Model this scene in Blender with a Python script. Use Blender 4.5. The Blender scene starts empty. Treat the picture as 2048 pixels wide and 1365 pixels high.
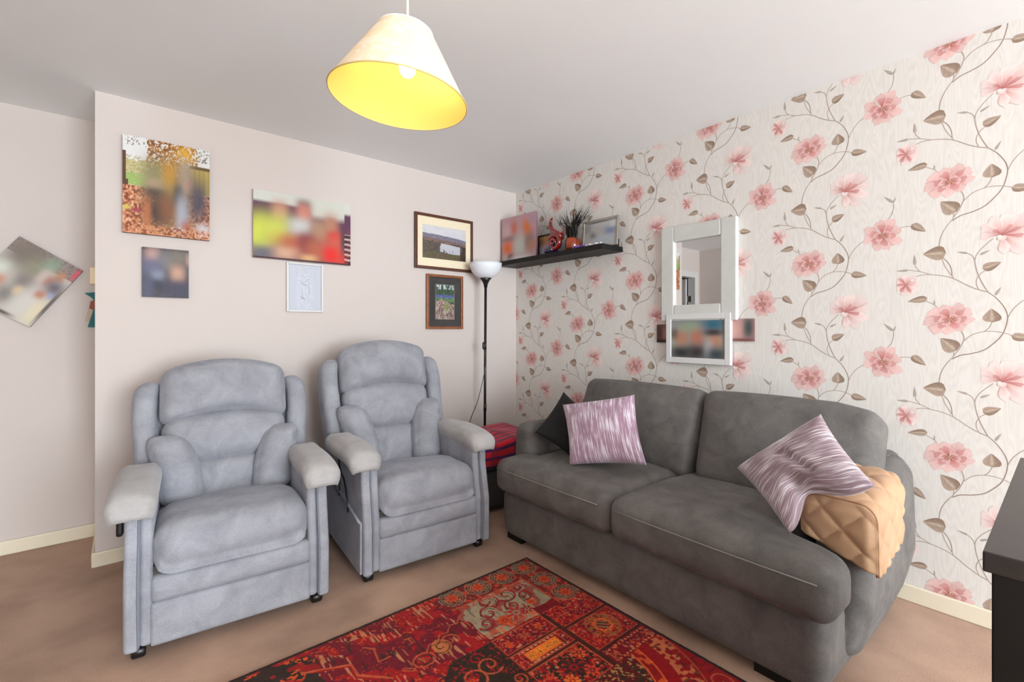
import bpy, bmesh, math, random
import numpy as np
from mathutils import Vector, Matrix, noise as mnoise
random.seed(7); np.random.seed(7)
SC = bpy.context.scene
COL = SC.collection
PI = math.pi

# ------------------------------------------------------------------ helpers
def lin(c):
    c = np.asarray(c, dtype=float)/255.0
    return np.where(c <= 0.04045, c/12.92, ((c+0.055)/1.055)**2.4)
def L(r, g, b):
    v = lin((r, g, b)); return (float(v[0]), float(v[1]), float(v[2]), 1.0)

def link(o, parent=None):
    COL.objects.link(o)
    if parent is not None: o.parent = parent
    return o
def tag(o, label=None, cat=None, group=None, kind=None):
    if label: o['label'] = label
    if cat: o['category'] = cat
    if group: o['group'] = group
    if kind: o['kind'] = kind
    return o
def empty(name, loc, rz=0, label=None, cat=None, group=None):
    o = bpy.data.objects.new(name, None); o.location = loc; o.rotation_euler = (0, 0, rz)
    o.empty_display_size = 0.1
    link(o); return tag(o, label, cat, group)
def mesh(name, verts, faces, mat, parent=None, smooth=True, cols=None, uv=None, midx=None):
    me = bpy.data.meshes.new(name)
    me.from_pydata([tuple(map(float, v)) for v in verts], [], [tuple(int(i) for i in f) for f in faces])
    for m in (mat if isinstance(mat, (list, tuple)) else [mat]): me.materials.append(m)
    if midx is not None: me.polygons.foreach_set('material_index', np.asarray(midx, dtype=np.int32))
    me.polygons.foreach_set('use_smooth', np.full(len(me.polygons), bool(smooth)))
    if cols is not None:
        a = me.color_attributes.new('Col', 'FLOAT_COLOR', 'POINT')
        c = np.ones((len(verts), 4), dtype=np.float32); c[:, :3] = cols
        a.data.foreach_set('color', c.ravel())
    if uv is not None:
        ul = me.uv_layers.new(name='UVMap')
        li = np.zeros(len(me.loops), dtype=np.int32); me.loops.foreach_get('vertex_index', li)
        ul.data.foreach_set('uv', np.asarray(uv, dtype=np.float32)[li].ravel())
    me.update()
    return link(bpy.data.objects.new(name, me), parent)

def join(*parts):
    V, F, n = [], [], 0
    for v, f in parts:
        V += [tuple(p) for p in v]; F += [tuple(i+n for i in q) for q in f]; n += len(v)
    return np.array(V, dtype=float), F

def rbox(h, r, n=None, res=0.025, c=(0, 0, 0), bulge=(0, 0, 0), deform=None):
    """rounded, optionally bulged box: half size h, corner radius r -> verts, quads"""
    h = np.array(h, dtype=float); r = min(r, *h)
    n = [max(4, int(math.ceil(2*x/res))) for x in h] if n is None else n
    vid = {}; V = []; F = []
    def vert(i, j, k):
        key = (i, j, k)
        if key not in vid: vid[key] = len(V); V.append((2*i/n[0]-1, 2*j/n[1]-1, 2*k/n[2]-1))
        return vid[key]
    for ax in range(3):
        a, b = (ax+1) % 3, (ax+2) % 3
        for side in (0, n[ax]):
            for i in range(n[a]):
                for j in range(n[b]):
                    q = []
                    for di, dj in ((0, 0), (1, 0), (1, 1), (0, 1)):
                        t = [0, 0, 0]; t[ax] = side; t[a] = i+di; t[b] = j+dj; q.append(vert(*t))
                    F.append(q if side else q[::-1])
    S = np.array(V)
    # pack more samples near the rounded corners
    S = np.sign(S)*np.abs(S)**0.8
    P = S*h; Q = np.clip(P, -(h-r), h-r); D = P-Q
    l = np.linalg.norm(D, axis=1, keepdims=True); l[l == 0] = 1
    # normalise only those on the surface; all of them are
    P = Q + D/l*r
    for ax in range(3):
        if bulge[ax]:
            a, b = (ax+1) % 3, (ax+2) % 3
            w = (1-S[:, a]**2)*(1-S[:, b]**2)
            P[:, ax] += np.sign(S[:, ax])*(np.abs(S[:, ax])**2)*bulge[ax]*w
    if deform is not None: P = deform(P, S)
    return P + np.array(c), F

def tube(path, rad, n=10, closed=False, cap=True):
    P = [Vector(p) for p in path]; m = len(P); V = []; F = []
    R = rad if isinstance(rad, (list, tuple)) else [rad]*m
    up = Vector((0, 0, 1)); prev = None
    for i in range(m):
        t = (P[(i+1) % m]-P[i-1]) if closed else (P[min(i+1, m-1)]-P[max(i-1, 0)])
        t.normalize()
        if prev is None:
            x = t.cross(up)
            if x.length < 1e-3: x = t.cross(Vector((1, 0, 0)))
        else: x = prev - t*prev.dot(t)
        x.normalize(); y = t.cross(x); prev = x
        for k in range(n):
            a = 2*PI*k/n; V.append(P[i]+x*math.cos(a)*R[i]+y*math.sin(a)*R[i])
    for i in range(m if closed else m-1):
        j = (i+1) % m
        for k in range(n):
            F.append((i*n+k, i*n+(k+1) % n, j*n+(k+1) % n, j*n+k))
    if cap and not closed:
        F.append(tuple(range(n))[::-1]); F.append(tuple((m-1)*n+k for k in range(n)))
    return np.array([tuple(v) for v in V]), F
def lathe(prof, n=40, c=(0, 0, 0)):
    V = []; F = []
    for r, z in prof:
        for k in range(n):
            a = 2*PI*k/n; V.append((c[0]+r*math.cos(a), c[1]+r*math.sin(a), c[2]+z))
    for i in range(len(prof)-1):
        for k in range(n):
            F.append((i*n+k, i*n+(k+1) % n, (i+1)*n+(k+1) % n, (i+1)*n+k))
    return np.array(V), F
def box(a, b):
    x0, y0, z0 = a; x1, y1, z1 = b
    V = [(x0, y0, z0), (x1, y0, z0), (x1, y1, z0), (x0, y1, z0), (x0, y0, z1), (x1, y0, z1), (x1, y1, z1), (x0, y1, z1)]
    return np.array(V, dtype=float), [(0, 3, 2, 1), (4, 5, 6, 7), (0, 1, 5, 4), (1, 2, 6, 5), (2, 3, 7, 6), (3, 0, 4, 7)]
def bevel(o, w=0.004, seg=2):
    m = o.modifiers.new('bevel', 'BEVEL'); m.width = w; m.segments = seg; m.limit_method = 'ANGLE'; m.angle_limit = 0.6
    return o
def prism(poly, x0, x1):
    """extrude a (y,z) polygon along x"""
    n = len(poly); V = [(x0, y, z) for y, z in poly]+[(x1, y, z) for y, z in poly]
    F = [tuple(range(n))[::-1], tuple(range(n, 2*n))]+[(i, (i+1) % n, n+(i+1) % n, n+i) for i in range(n)]
    return np.array(V, dtype=float), F
def grid(nu, nv):
    F = []
    for j in range(nv-1):
        for i in range(nu-1):
            F.append((j*nu+i, j*nu+i+1, (j+1)*nu+i+1, (j+1)*nu+i))
    return F
def vn(x, y, s, seed=0):
    """smooth value noise in 0..1 (arrays)"""
    rs = np.random.RandomState(seed); T = rs.rand(256, 256)
    x = np.asarray(x)/s+seed*7.31; y = np.asarray(y)/s+seed*3.77
    xi = np.floor(x).astype(int); yi = np.floor(y).astype(int); fx = x-xi; fy = y-yi
    fx = fx*fx*(3-2*fx); fy = fy*fy*(3-2*fy)
    g = lambda i, j: T[i % 256, j % 256]
    return (g(xi, yi)*(1-fx)+g(xi+1, yi)*fx)*(1-fy)+(g(xi, yi+1)*(1-fx)+g(xi+1, yi+1)*fx)*fy
def fbm(x, y, s, seed=0, o=3):
    return sum(vn(x, y, s/2**k, seed+k)/2**k for k in range(o))/sum(1/2**k for k in range(o))
def n3(p, s): return mnoise.noise(Vector(p)*s)

# ------------------------------------------------------------------ materials
def base_mat(name):
    m = bpy.data.materials.new(name); m.use_nodes = True
    nt = m.node_tree; b = nt.nodes['Principled BSDF']; return m, nt, b
def mat(name, col, rough=0.6, metal=0.0, spec=None, noise=None, bump=None, sheen=0, coord='Object', **kw):
    """noise=(scale, darker colour, contrast)  bump=(scale, strength)"""
    m, nt, b = base_mat(name)
    b.inputs['Base Color'].default_value = col; b.inputs['Roughness'].default_value = rough; b.inputs['Metallic'].default_value = metal
    if spec is not None: b.inputs['Specular IOR Level'].default_value = spec
    if sheen: b.inputs['Sheen Weight'].default_value = sheen; b.inputs['Sheen Roughness'].default_value = 0.5
    tc = nt.nodes.new('ShaderNodeTexCoord')
    if noise:
        nz = nt.nodes.new('ShaderNodeTexNoise'); nz.inputs['Scale'].default_value = noise[0]; nz.inputs['Detail'].default_value = 5
        nt.links.new(tc.outputs[coord], nz.inputs['Vector'])
        rp = nt.nodes.new('ShaderNodeValToRGB'); k = noise[2]
        rp.color_ramp.elements[0].position = 0.5-k; rp.color_ramp.elements[1].position = 0.5+k
        rp.color_ramp.elements[0].color = noise[1]; rp.color_ramp.elements[1].color = col
        nt.links.new(nz.outputs['Fac'], rp.inputs['Fac']); nt.links.new(rp.outputs['Color'], b.inputs['Base Color'])
    if bump:
        nb = nt.nodes.new('ShaderNodeTexNoise'); nb.inputs['Scale'].default_value = bump[0]; nb.inputs['Detail'].default_value = 3
        nt.links.new(tc.outputs[coord], nb.inputs['Vector'])
        bp = nt.nodes.new('ShaderNodeBump'); bp.inputs['Strength'].default_value = bump[1]; bp.inputs['Distance'].default_value = 0.004
        nt.links.new(nb.outputs['Fac'], bp.inputs['Height']); nt.links.new(bp.outputs['Normal'], b.inputs['Normal'])
    for k, v in kw.items(): b.inputs[k.replace('_', ' ')].default_value = v
    return m
def vcol_mat(name, rough=0.6, bump=None, spec=0.3, sheen=0):
    m = mat(name, (1, 1, 1, 1), rough, bump=bump, spec=spec, sheen=sheen)
    nt = m.node_tree; a = nt.nodes.new('ShaderNodeVertexColor'); a.layer_name = 'Col'
    nt.links.new(a.outputs['Color'], nt.nodes['Principled BSDF'].inputs['Base Color']); return m

M = {}
M['wall'] = mat('pink_emulsion', L(210, 201, 195), 0.85, noise=(1.3, L(206, 196, 190), 0.3), bump=(160, 0.06), spec=0.2)
M['ceil'] = mat('ceiling_paint', L(243, 246, 247), 0.9, noise=(0.9, L(237, 240, 241), 0.3), bump=(120, 0.05), spec=0.15)
M['skirt'] = mat('cream_gloss', L(232, 224, 202), 0.35, noise=(6, L(226, 216, 192), 0.3))
M['white'] = mat('white_gloss', L(216, 216, 214), 0.35, noise=(8, L(210, 210, 208), 0.3))
M['wframe'] = mat('painted_white_wood', L(208, 210, 205), 0.45, noise=(14, L(198, 200, 195), 0.25), bump=(60, 0.05))
M['hall'] = mat('hall_wall', L(96, 84, 74), 0.9, noise=(2, L(80, 70, 62), 0.3))
M['velour'] = None
def velour(name, c1, c2, sheen, tint):
    m, nt, b = base_mat(name)
    tc = nt.nodes.new('ShaderNodeTexCoord'); b.inputs['Roughness'].default_value = 0.75; b.inputs['Specular IOR Level'].default_value = 0.15
    b.inputs['Sheen Weight'].default_value = sheen; b.inputs['Sheen Roughness'].default_value = 0.45
    b.inputs['Sheen Tint'].default_value = tint
    n1 = nt.nodes.new('ShaderNodeTexNoise'); n1.inputs['Scale'].default_value = 9; n1.inputs['Detail'].default_value = 6; n1.inputs['Roughness'].default_value = 0.6; n1.inputs['Distortion'].default_value = 0.6
    n2 = nt.nodes.new('ShaderNodeTexNoise'); n2.inputs['Scale'].default_value = 260; n2.inputs['Detail'].default_value = 2
    for n in (n1, n2): nt.links.new(tc.outputs['Object'], n.inputs['Vector'])
    mx = nt.nodes.new('ShaderNodeMath'); mx.operation = 'MULTIPLY_ADD'; mx.inputs[1].default_value = 0.5
    nt.links.new(n2.outputs['Fac'], mx.inputs[0]); nt.links.new(n1.outputs['Fac'], mx.inputs[2])
    rp = nt.nodes.new('ShaderNodeValToRGB'); rp.color_ramp.elements[0].position = 0.42; rp.color_ramp.elements[1].position = 0.98
    rp.color_ramp.elements[0].color = c2; rp.color_ramp.elements[1].color = c1
    nt.links.new(mx.outputs[0], rp.inputs['Fac']); nt.links.new(rp.outputs['Color'], b.inputs['Base Color'])
    n3_ = nt.nodes.new('ShaderNodeTexNoise'); n3_.inputs['Scale'].default_value = 24; n3_.inputs['Detail'].default_value = 5; n3_.inputs['Distortion'].default_value = 0.8
    nt.links.new(tc.outputs['Object'], n3_.inputs['Vector'])
    bp = nt.nodes.new('ShaderNodeBump'); bp.inputs['Strength'].default_value = 0.35; bp.inputs['Distance'].default_value = 0.006
    bp2 = nt.nodes.new('ShaderNodeBump'); bp2.inputs['Strength'].default_value = 0.25; bp2.inputs['Distance'].default_value = 0.0015
    nt.links.new(n3_.outputs['Fac'], bp.inputs['Height']); nt.links.new(n2.outputs['Fac'], bp2.inputs['Height'])
    nt.links.new(bp.outputs['Normal'], bp2.inputs['Normal']); nt.links.new(bp2.outputs['Normal'], b.inputs['Normal'])
    return m
M['velour'] = velour('grey_velour', L(162, 164, 171), L(124, 125, 132), 0.35, L(205, 210, 225))
M['velour_pale'] = velour('worn_pale_velour', L(180, 178, 176), L(154, 152, 152), 0.35, L(215, 215, 220))
M['piping'] = mat('grey_piping', L(120, 123, 135), 0.8)
M['sofa'] = velour('charcoal_chenille', L(116, 112, 108), L(79, 77, 76), 0.25, L(150, 148, 145))
M['sofa_dark'] = velour('dark_grey_chenille', L(82, 79, 76), L(66, 64, 62), 0.15, L(140, 135, 130))
M['sofa_seam'] = mat('pale_grey_stitching', L(140, 134, 126), 0.8)
M['black'] = mat('black_plastic', L(22, 21, 22), 0.35, noise=(20, L(16, 15, 16), 0.3))
M['blackmetal'] = mat('black_metal', L(26, 25, 27), 0.3, spec=0.6, noise=(12, L(20, 19, 20), 0.3))
M['blackwood'] = mat('black_brown_veneer', L(20, 18, 17), 0.5, noise=(16, L(14, 13, 12), 0.25), spec=0.3)
M['darktop'] = mat('black_veneer_top', L(44, 40, 38), 0.36, noise=(22, L(33, 30, 29), 0.25))
M['blackcloth'] = mat('black_cloth', L(20, 19, 19), 0.9, noise=(30, L(13, 12, 12), 0.3), bump=(300, 0.2))
M['tan'] = mat('tan_quilt', L(190, 152, 118), 0.55, noise=(9, L(178, 138, 102), 0.3), bump=(40, 0.25), sheen=0.15)
M['brownframe'] = mat('mahogany_frame', L(96, 52, 32), 0.35, noise=(30, L(70, 36, 22), 0.25))
M['oakframe'] = mat('orange_brown_frame', L(150, 88, 48), 0.35, noise=(30, L(118, 64, 34), 0.25))
M['silver'] = mat('brushed_silver', L(196, 190, 180), 0.3, metal=0.9, noise=(50, L(176, 168, 156), 0.3))
M['mat_cream'] = mat('cream_mount', L(240, 228, 200), 0.8, noise=(40, L(236, 222, 192), 0.3))
M['mat_dark'] = mat('dark_mount', L(56, 54, 50), 0.7, noise=(20, L(44, 42, 40), 0.3))
M['print'] = vcol_mat('printed_picture', 0.5, spec=0.25)
M['wallprint'] = vcol_mat('wallpaper_print', 0.75, spec=0.15)
M['rug'] = vcol_mat('rug_pile', 0.95, bump=(500, 0.35), spec=0.05, sheen=0.1)
M['terracotta'] = mat('orange_lustre_glaze', L(176, 70, 20), 0.18, noise=(18, L(104, 30, 10), 0.25), Coat_Weight=0.6)
M['leaf'] = mat('dark_grass_blades', L(38, 32, 26), 0.6, noise=(30, L(24, 22, 18), 0.3))
M['glassred'] = mat('deep_red_glass', L(150, 20, 14), 0.06, noise=(30, L(90, 8, 8), 0.25), Coat_Weight=1.0)
M['glasspurp'] = mat('purple_glass', L(70, 44, 84), 0.06, noise=(26, L(30, 22, 44), 0.2), Coat_Weight=1.0)
M['glassclear'] = mat('clear_bead_glass', L(236, 234, 240), 0.05, Coat_Weight=1.0, Transmission_Weight=0.25)
M['beadpurp'] = mat('purple_bead_glass', L(104, 66, 160), 0.08, Coat_Weight=1.0)
M['mirror'] = mat('mirror_silvering', (0.86, 0.86, 0.86, 1), 0.01, metal=1.0)
M['teal'] = mat('teal_card', L(10, 108, 108), 0.6, noise=(20, L(8, 92, 94), 0.3))
M['brick'] = mat('brown_card', L(150, 84, 60), 0.7)
M['beige'] = mat('beige_card', L(196, 176, 152), 0.7)
M['creamplastic'] = mat('cream_plastic', L(244, 222, 180), 0.4)
M['bowl'] = mat('opal_plastic', L(236, 238, 242), 0.4, noise=(8, L(230, 232, 238), 0.3), Subsurface_Weight=0.2)
M['cord'] = mat('white_cord', L(245, 243, 238), 0.5)
# carpet
def carpet():
    m, nt, b = base_mat('brown_carpet'); b.inputs['Roughness'].default_value = 0.95; b.inputs['Specular IOR Level'].default_value = 0.05
    b.inputs['Sheen Weight'].default_value = 0.2
    tc = nt.nodes.new('ShaderNodeTexCoord')
    a = nt.nodes.new('ShaderNodeTexNoise'); a.inputs['Scale'].default_value = 3.0; a.inputs['Detail'].default_value = 5; a.inputs['Distortion'].default_value = 0.2
    f = nt.nodes.new('ShaderNodeTexNoise'); f.inputs['Scale'].default_value = 330; f.inputs['Detail'].default_value = 2
    for n in (a, f): nt.links.new(tc.outputs['Object'], n.inputs['Vector'])
    mx = nt.nodes.new('ShaderNodeMath'); mx.operation = 'MULTIPLY_ADD'; mx.inputs[1].default_value = 0.7
    nt.links.new(f.outputs['Fac'], mx.inputs[0]); nt.links.new(a.outputs['Fac'], mx.inputs[2])
    rp = nt.nodes.new('ShaderNodeValToRGB'); e = rp.color_ramp.elements
    e[0].position = 0.55; e[0].color = L(144, 112, 92); e[1].position = 1.15; e[1].color = L(192, 157, 133)
    nt.links.new(mx.outputs[0], rp.inputs['Fac']); nt.links.new(rp.outputs['Color'], b.inputs['Base Color'])
    bp = nt.nodes.new('ShaderNodeBump'); bp.inputs['Strength'].default_value = 0.5; bp.inputs['Distance'].default_value = 0.003
    nt.links.new(f.outputs['Fac'], bp.inputs['Height']); nt.links.new(bp.outputs['Normal'], b.inputs['Normal'])
    return m
M['carpet'] = carpet()
# moire wallpaper ground
def moire():
    m, nt, b = base_mat('moire_wallpaper'); b.inputs['Roughness'].default_value = 0.6; b.inputs['Specular IOR Level'].default_value = 0.3
    tc = nt.nodes.new('ShaderNodeTexCoord'); mp = nt.nodes.new('ShaderNodeMapping')
    mp.inputs['Scale'].default_value = (1, 5.5, 0.9); nt.links.new(tc.outputs['Object'], mp.inputs['Vector'])
    n = nt.nodes.new('ShaderNodeTexNoise'); n.inputs['Scale'].default_value = 2.6; n.inputs['Detail'].default_value = 1.5; nt.links.new(mp.outputs['Vector'], n.inputs['Vector'])
    ml = nt.nodes.new('ShaderNodeMath'); ml.operation = 'MULTIPLY'; ml.inputs[1].default_value = 16; nt.links.new(n.outputs['Fac'], ml.inputs[0])
    fr = nt.nodes.new('ShaderNodeMath'); fr.operation = 'PINGPONG'; fr.inputs[1].default_value = 0.5; nt.links.new(ml.outputs[0], fr.inputs[0])
    mp2 = nt.nodes.new('ShaderNodeMapping'); mp2.inputs['Scale'].default_value = (1, 260, 5); nt.links.new(tc.outputs['Object'], mp2.inputs['Vector'])
    n2 = nt.nodes.new('ShaderNodeTexNoise'); n2.inputs['Scale'].default_value = 1; n2.inputs['Detail'].default_value = 2; nt.links.new(mp2.outputs['Vector'], n2.inputs['Vector'])
    ad = nt.nodes.new('ShaderNodeMath'); ad.operation = 'MULTIPLY_ADD'; ad.inputs[1].default_value = 0.8; nt.links.new(n2.outputs['Fac'], ad.inputs[0]); nt.links.new(fr.outputs[0], ad.inputs[2])
    rp = nt.nodes.new('ShaderNodeValToRGB'); e = rp.color_ramp.elements
    e[0].position = 0.3; e[0].color = L(213, 209, 203); e[1].position = 0.85; e[1].color = L(222, 219, 213)
    nt.links.new(ad.outputs[0], rp.inputs['Fac']); nt.links.new(rp.outputs['Color'], b.inputs['Base Color'])
    return m
M['moire'] = moire()
# lilac striped cushion cloth (uses the cushion's own UV)
def stripe(name, base, pale, wide):
    m, nt, b = base_mat(name); b.inputs['Roughness'].default_value = 0.5; b.inputs['Sheen Weight'].default_value = 0.3
    tc = nt.nodes.new('ShaderNodeTexCoord'); mp = nt.nodes.new('ShaderNodeMapping'); mp.inputs['Scale'].default_value = wide
    nt.links.new(tc.outputs['UV'], mp.inputs['Vector'])
    n = nt.nodes.new('ShaderNodeTexNoise'); n.inputs['Scale'].default_value = 1; n.inputs['Detail'].default_value = 2.5; n.inputs['Roughness'].default_value = 0.65
    nt.links.new(mp.outputs['Vector'], n.inputs['Vector'])
    n2 = nt.nodes.new('ShaderNodeTexNoise'); n2.inputs['Scale'].default_value = 3.2; nt.links.new(tc.outputs['UV'], n2.inputs['Vector'])
    ad = nt.nodes.new('ShaderNodeMath'); ad.operation = 'MULTIPLY_ADD'; ad.inputs[1].default_value = 0.35; nt.links.new(n2.outputs['Fac'], ad.inputs[0]); nt.links.new(n.outputs['Fac'], ad.inputs[2])
    rp = nt.nodes.new('ShaderNodeValToRGB'); e = rp.color_ramp.elements
    e[0].position = 0.66; e[0].color = base; e[1].position = 0.79; e[1].color = pale
    nt.links.new(ad.outputs[0], rp.inputs['Fac']); nt.links.new(rp.outputs['Color'], b.inputs['Base Color'])
    bp = nt.nodes.new('ShaderNodeBump'); bp.inputs['Strength'].default_value = 0.2; bp.inputs['Distance'].default_value = 0.002
    nt.links.new(n.outputs['Fac'], bp.inputs['Height']); nt.links.new(bp.outputs['Normal'], b.inputs['Normal'])
    return m
M['lilac'] = stripe('lilac_stripe_cloth', L(160, 126, 146), L(230, 222, 232), (70, 2.6, 1))
M['mauve'] = stripe('mauve_stripe_cloth', L(142, 118, 126), L(220, 212, 218), (2.6, 70, 1))
# clear picture glass
def pane(ior=1.45):
    m = bpy.data.materials.new('picture_glass'); m.use_nodes = True; nt = m.node_tree; nt.nodes.clear()
    o = nt.nodes.new('ShaderNodeOutputMaterial'); t = nt.nodes.new('ShaderNodeBsdfTransparent'); g = nt.nodes.new('ShaderNodeBsdfGlossy')
    g.inputs['Roughness'].default_value = 0.03; f = nt.nodes.new('ShaderNodeFresnel'); f.inputs['IOR'].default_value = ior
    mx = nt.nodes.new('ShaderNodeMixShader'); ge = nt.nodes.new('ShaderNodeNewGeometry'); iv = nt.nodes.new('ShaderNodeMath'); iv.operation = 'SUBTRACT'; iv.inputs[0].default_value = 1.0; nt.links.new(ge.outputs['Backfacing'], iv.inputs[1]); mu = nt.nodes.new('ShaderNodeMath'); mu.operation = 'MULTIPLY'; nt.links.new(f.outputs[0], mu.inputs[0]); nt.links.new(iv.outputs[0], mu.inputs[1]); nt.links.new(mu.outputs[0], mx.inputs[0]); nt.links.new(t.outputs[0], mx.inputs[1]); nt.links.new(g.outputs[0], mx.inputs[2])
    nt.links.new(mx.outputs[0], o.inputs['Surface']); return m
M['pane'] = pane(); M['pane_low'] = pane(1.2)
# lampshade: cream damask outside, yellow inside, a little light passes through
def shade_mat(name, col, pale=None):
    m = bpy.data.materials.new(name); m.use_nodes = True; nt = m.node_tree; nt.nodes.clear()
    o = nt.nodes.new('ShaderNodeOutputMaterial'); d = nt.nodes.new('ShaderNodeBsdfDiffuse'); t = nt.nodes.new('ShaderNodeBsdfTranslucent')
    mx = nt.nodes.new('ShaderNodeMixShader'); mx.inputs[0].default_value = 0.25
    d.inputs['Color'].default_value = col; t.inputs['Color'].default_value = col
    if pale:
        tc = nt.nodes.new('ShaderNodeTexCoord'); v = nt.nodes.new('ShaderNodeTexNoise'); v.inputs['Scale'].default_value = 17; v.inputs['Detail'].default_value = 1.5; v.inputs['Distortion'].default_value = 2.2
        nt.links.new(tc.outputs['Object'], v.inputs['Vector']); r = nt.nodes.new('ShaderNodeValToRGB')
        r.color_ramp.elements[0].position = 0.55; r.color_ramp.elements[1].position = 0.58; r.color_ramp.elements[0].color = col; r.color_ramp.elements[1].color = pale
        nt.links.new(v.outputs['Fac'], r.inputs['Fac']); nt.links.new(r.outputs['Color'], d.inputs['Color'])
    nt.links.new(d.outputs[0], mx.inputs[1]); nt.links.new(t.outputs[0], mx.inputs[2]); nt.links.new(mx.outputs[0], o.inputs['Surface']); return m
M['shade_out'] = shade_mat('cream_damask_shade', L(244, 233, 210), L(250, 244, 228))
M['shade_in'] = shade_mat('yellow_shade_lining', L(250, 223, 132))
def emis(name, col, s):
    m = bpy.data.materials.new(name); m.use_nodes = True; nt = m.node_tree; nt.nodes.clear()
    o = nt.nodes.new('ShaderNodeOutputMaterial'); e = nt.nodes.new('ShaderNodeEmission'); e.inputs['Color'].default_value = col; e.inputs['Strength'].default_value = s
    nt.links.new(e.outputs[0], o.inputs['Surface']); return m
M['bulb'] = emis('lit_bulb', L(255, 246, 224), 6)
# red tartan style blanket
def tartan():
    m, nt, b = base_mat('red_navy_check'); b.inputs['Roughness'].default_value = 0.95; b.inputs['Sheen Weight'].default_value = 0.2
    tc = nt.nodes.new('ShaderNodeTexCoord'); sp = nt.nodes.new('ShaderNodeSeparateXYZ'); nt.links.new(tc.outputs['UV'], sp.inputs[0])
    col = None
    def band(sock, freq, ph, w):
        a = nt.nodes.new('ShaderNodeMath'); a.operation = 'MULTIPLY_ADD'; a.inputs[1].default_value = freq; a.inputs[2].default_value = ph; nt.links.new(sock, a.inputs[0])
        f = nt.nodes.new('ShaderNodeMath'); f.operation = 'FRACT'; nt.links.new(a.outputs[0], f.inputs[0])
        l = nt.nodes.new('ShaderNodeMath'); l.operation = 'LESS_THAN'; l.inputs[1].default_value = w; nt.links.new(f.outputs[0], l.inputs[0]); return l.outputs[0]
    b1 = band(sp.outputs[1], 9.0, 0.1, 0.33); b2 = band(sp.outputs[0], 3.0, 0.3, 0.28)
    m1 = nt.nodes.new('ShaderNodeMix'); m1.data_type = 'RGBA'; m1.inputs[6].default_value = L(196, 16, 38); m1.inputs[7].default_value = L(74, 26, 88); nt.links.new(b1, m1.inputs[0])
    m2 = nt.nodes.new('ShaderNodeMix'); m2.data_type = 'RGBA'; m2.inputs[7].default_value = L(110, 16, 52); nt.links.new(m1.outputs[2], m2.inputs[6])
    h = nt.nodes.new('ShaderNodeMath'); h.operation = 'MULTIPLY'; h.inputs[1].default_value = 0.55; nt.links.new(b2, h.inputs[0]); nt.links.new(h.outputs[0], m2.inputs[0])
    nt.links.new(m2.outputs[2], b.inputs['Base Color']); return m
M['tartan'] = tartan()

# ------------------------------------------------------------------ the room
H = 2.4; XL = -4.1; YF = -7.0; YR = 0.48; XE = -2.775
def struct(o): o['kind'] = 'structure'; return o
struct(mesh('floor', *box((XL-0.12, YF-0.12, -0.06), (0.12, YR+1.5, 0)), M['carpet'], smooth=False))
struct(mesh('ceiling', *box((XL-0.12, YF-0.12, H), (0.12, YR+0.12, H+0.08)), M['ceil'], smooth=False))
struct(mesh('wall_back', *box((XE, 0.0, 0), (0.0, YR, H)), M['wall'], smooth=False))
DX0, DX1, DZ = -3.96, -3.31, 2.0                       # doorway in the recess wall
struct(mesh('wall_recess', *join(box((DX1, YR, 0), (XE, YR+0.1, H)), box((XL, YR, 0), (DX0, YR+0.1, H)), box((DX0, YR, DZ), (DX1, YR+0.1, H))), M['wall'], smooth=False))
struct(mesh('wall_left', *box((XL-0.1, YF, 0), (XL, YR+0.1, H)), M['wall'], smooth=False))
WX0, WX1, WZ0, WZ1 = -3.1, -0.5, 0.06, 2.28            # window in the front wall, behind the camera
struct(mesh('wall_front', *join(box((XL, YF-0.1, 0), (WX0, YF, H)), box((WX1, YF-0.1, 0), (0, YF, H)), box((WX0, YF-0.1, 0), (WX1, YF, WZ0)), box((WX0, YF-0.1, WZ1), (WX1, YF, H))), M['wall'], smooth=False))
wf = []
for x0, x1 in ((WX0, WX0+0.06), (WX1-0.06, WX1), (-2.26, -2.20), (-1.40, -1.34)): wf.append(box((x0, YF-0.08, WZ0), (x1, YF-0.03, WZ1)))
for z0, z1 in ((WZ0, WZ0+0.06), (WZ1-0.06, WZ1)): wf.append(box((WX0+0.06, YF-0.08, z0), (WX1-0.06, YF-0.03, z1)))
win = struct(mesh('window_1', *join(*wf), M['white'], smooth=False))
mesh('glass', *box((WX0+0.06, YF-0.058, WZ0+0.06), (WX1-0.06, YF-0.054, WZ1-0.06)), M['pane'], win, smooth=False)
mesh('window_sill', *box((WX0-0.05, YF+0.001, WZ0-0.03), (WX1+0.05, YF+0.16, WZ0)), M['white'], win, smooth=False)
# hallway seen through the door in the mirror
struct(mesh('wall_hall', *join(box((DX0-0.5, YR+1.3, 0), (DX1+0.6, YR+1.4, H)), box((DX0-0.5, YR+0.1, 0), (DX0-0.4, YR+1.3, H)), box((DX1+0.5, YR+0.1, 0), (DX1+0.6, YR+1.3, H)), box((DX0-0.5, YR+0.1, H), (DX1+0.6, YR+1.4, H+0.05))), M['hall'], smooth=False))
door = struct(mesh('door_1', *join(box((DX0-0.07, YR-0.018, 0), (DX0+0.02, YR+0.1, DZ+0.07)), box((DX1-0.02, YR-0.018, 0), (DX1+0.07, YR+0.1, DZ+0.07)), box((DX0+0.02, YR-0.018, DZ-0.02), (DX1-0.02, YR+0.1, DZ+0.07))), M['white'], smooth=False))
bevel(door, 0.006)
bevel(mesh('door_leaf', *box((DX0+0.025, YR+0.11, 0.01), (DX0+0.065, YR+0.83, DZ-0.03)), M['white'], door, smooth=False))
for z in (0.3, 1.62): mesh('hinge', *box((DX0+0.02, YR+0.04, z), (DX0+0.035, YR+0.12, z+0.09)), M['silver'], door, smooth=False)
def skirt(name, a, b):
    o = struct(mesh(name, *box(a, b), M['skirt'], smooth=False)); return bevel(o, 0.006)
SK = 0.075
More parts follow.
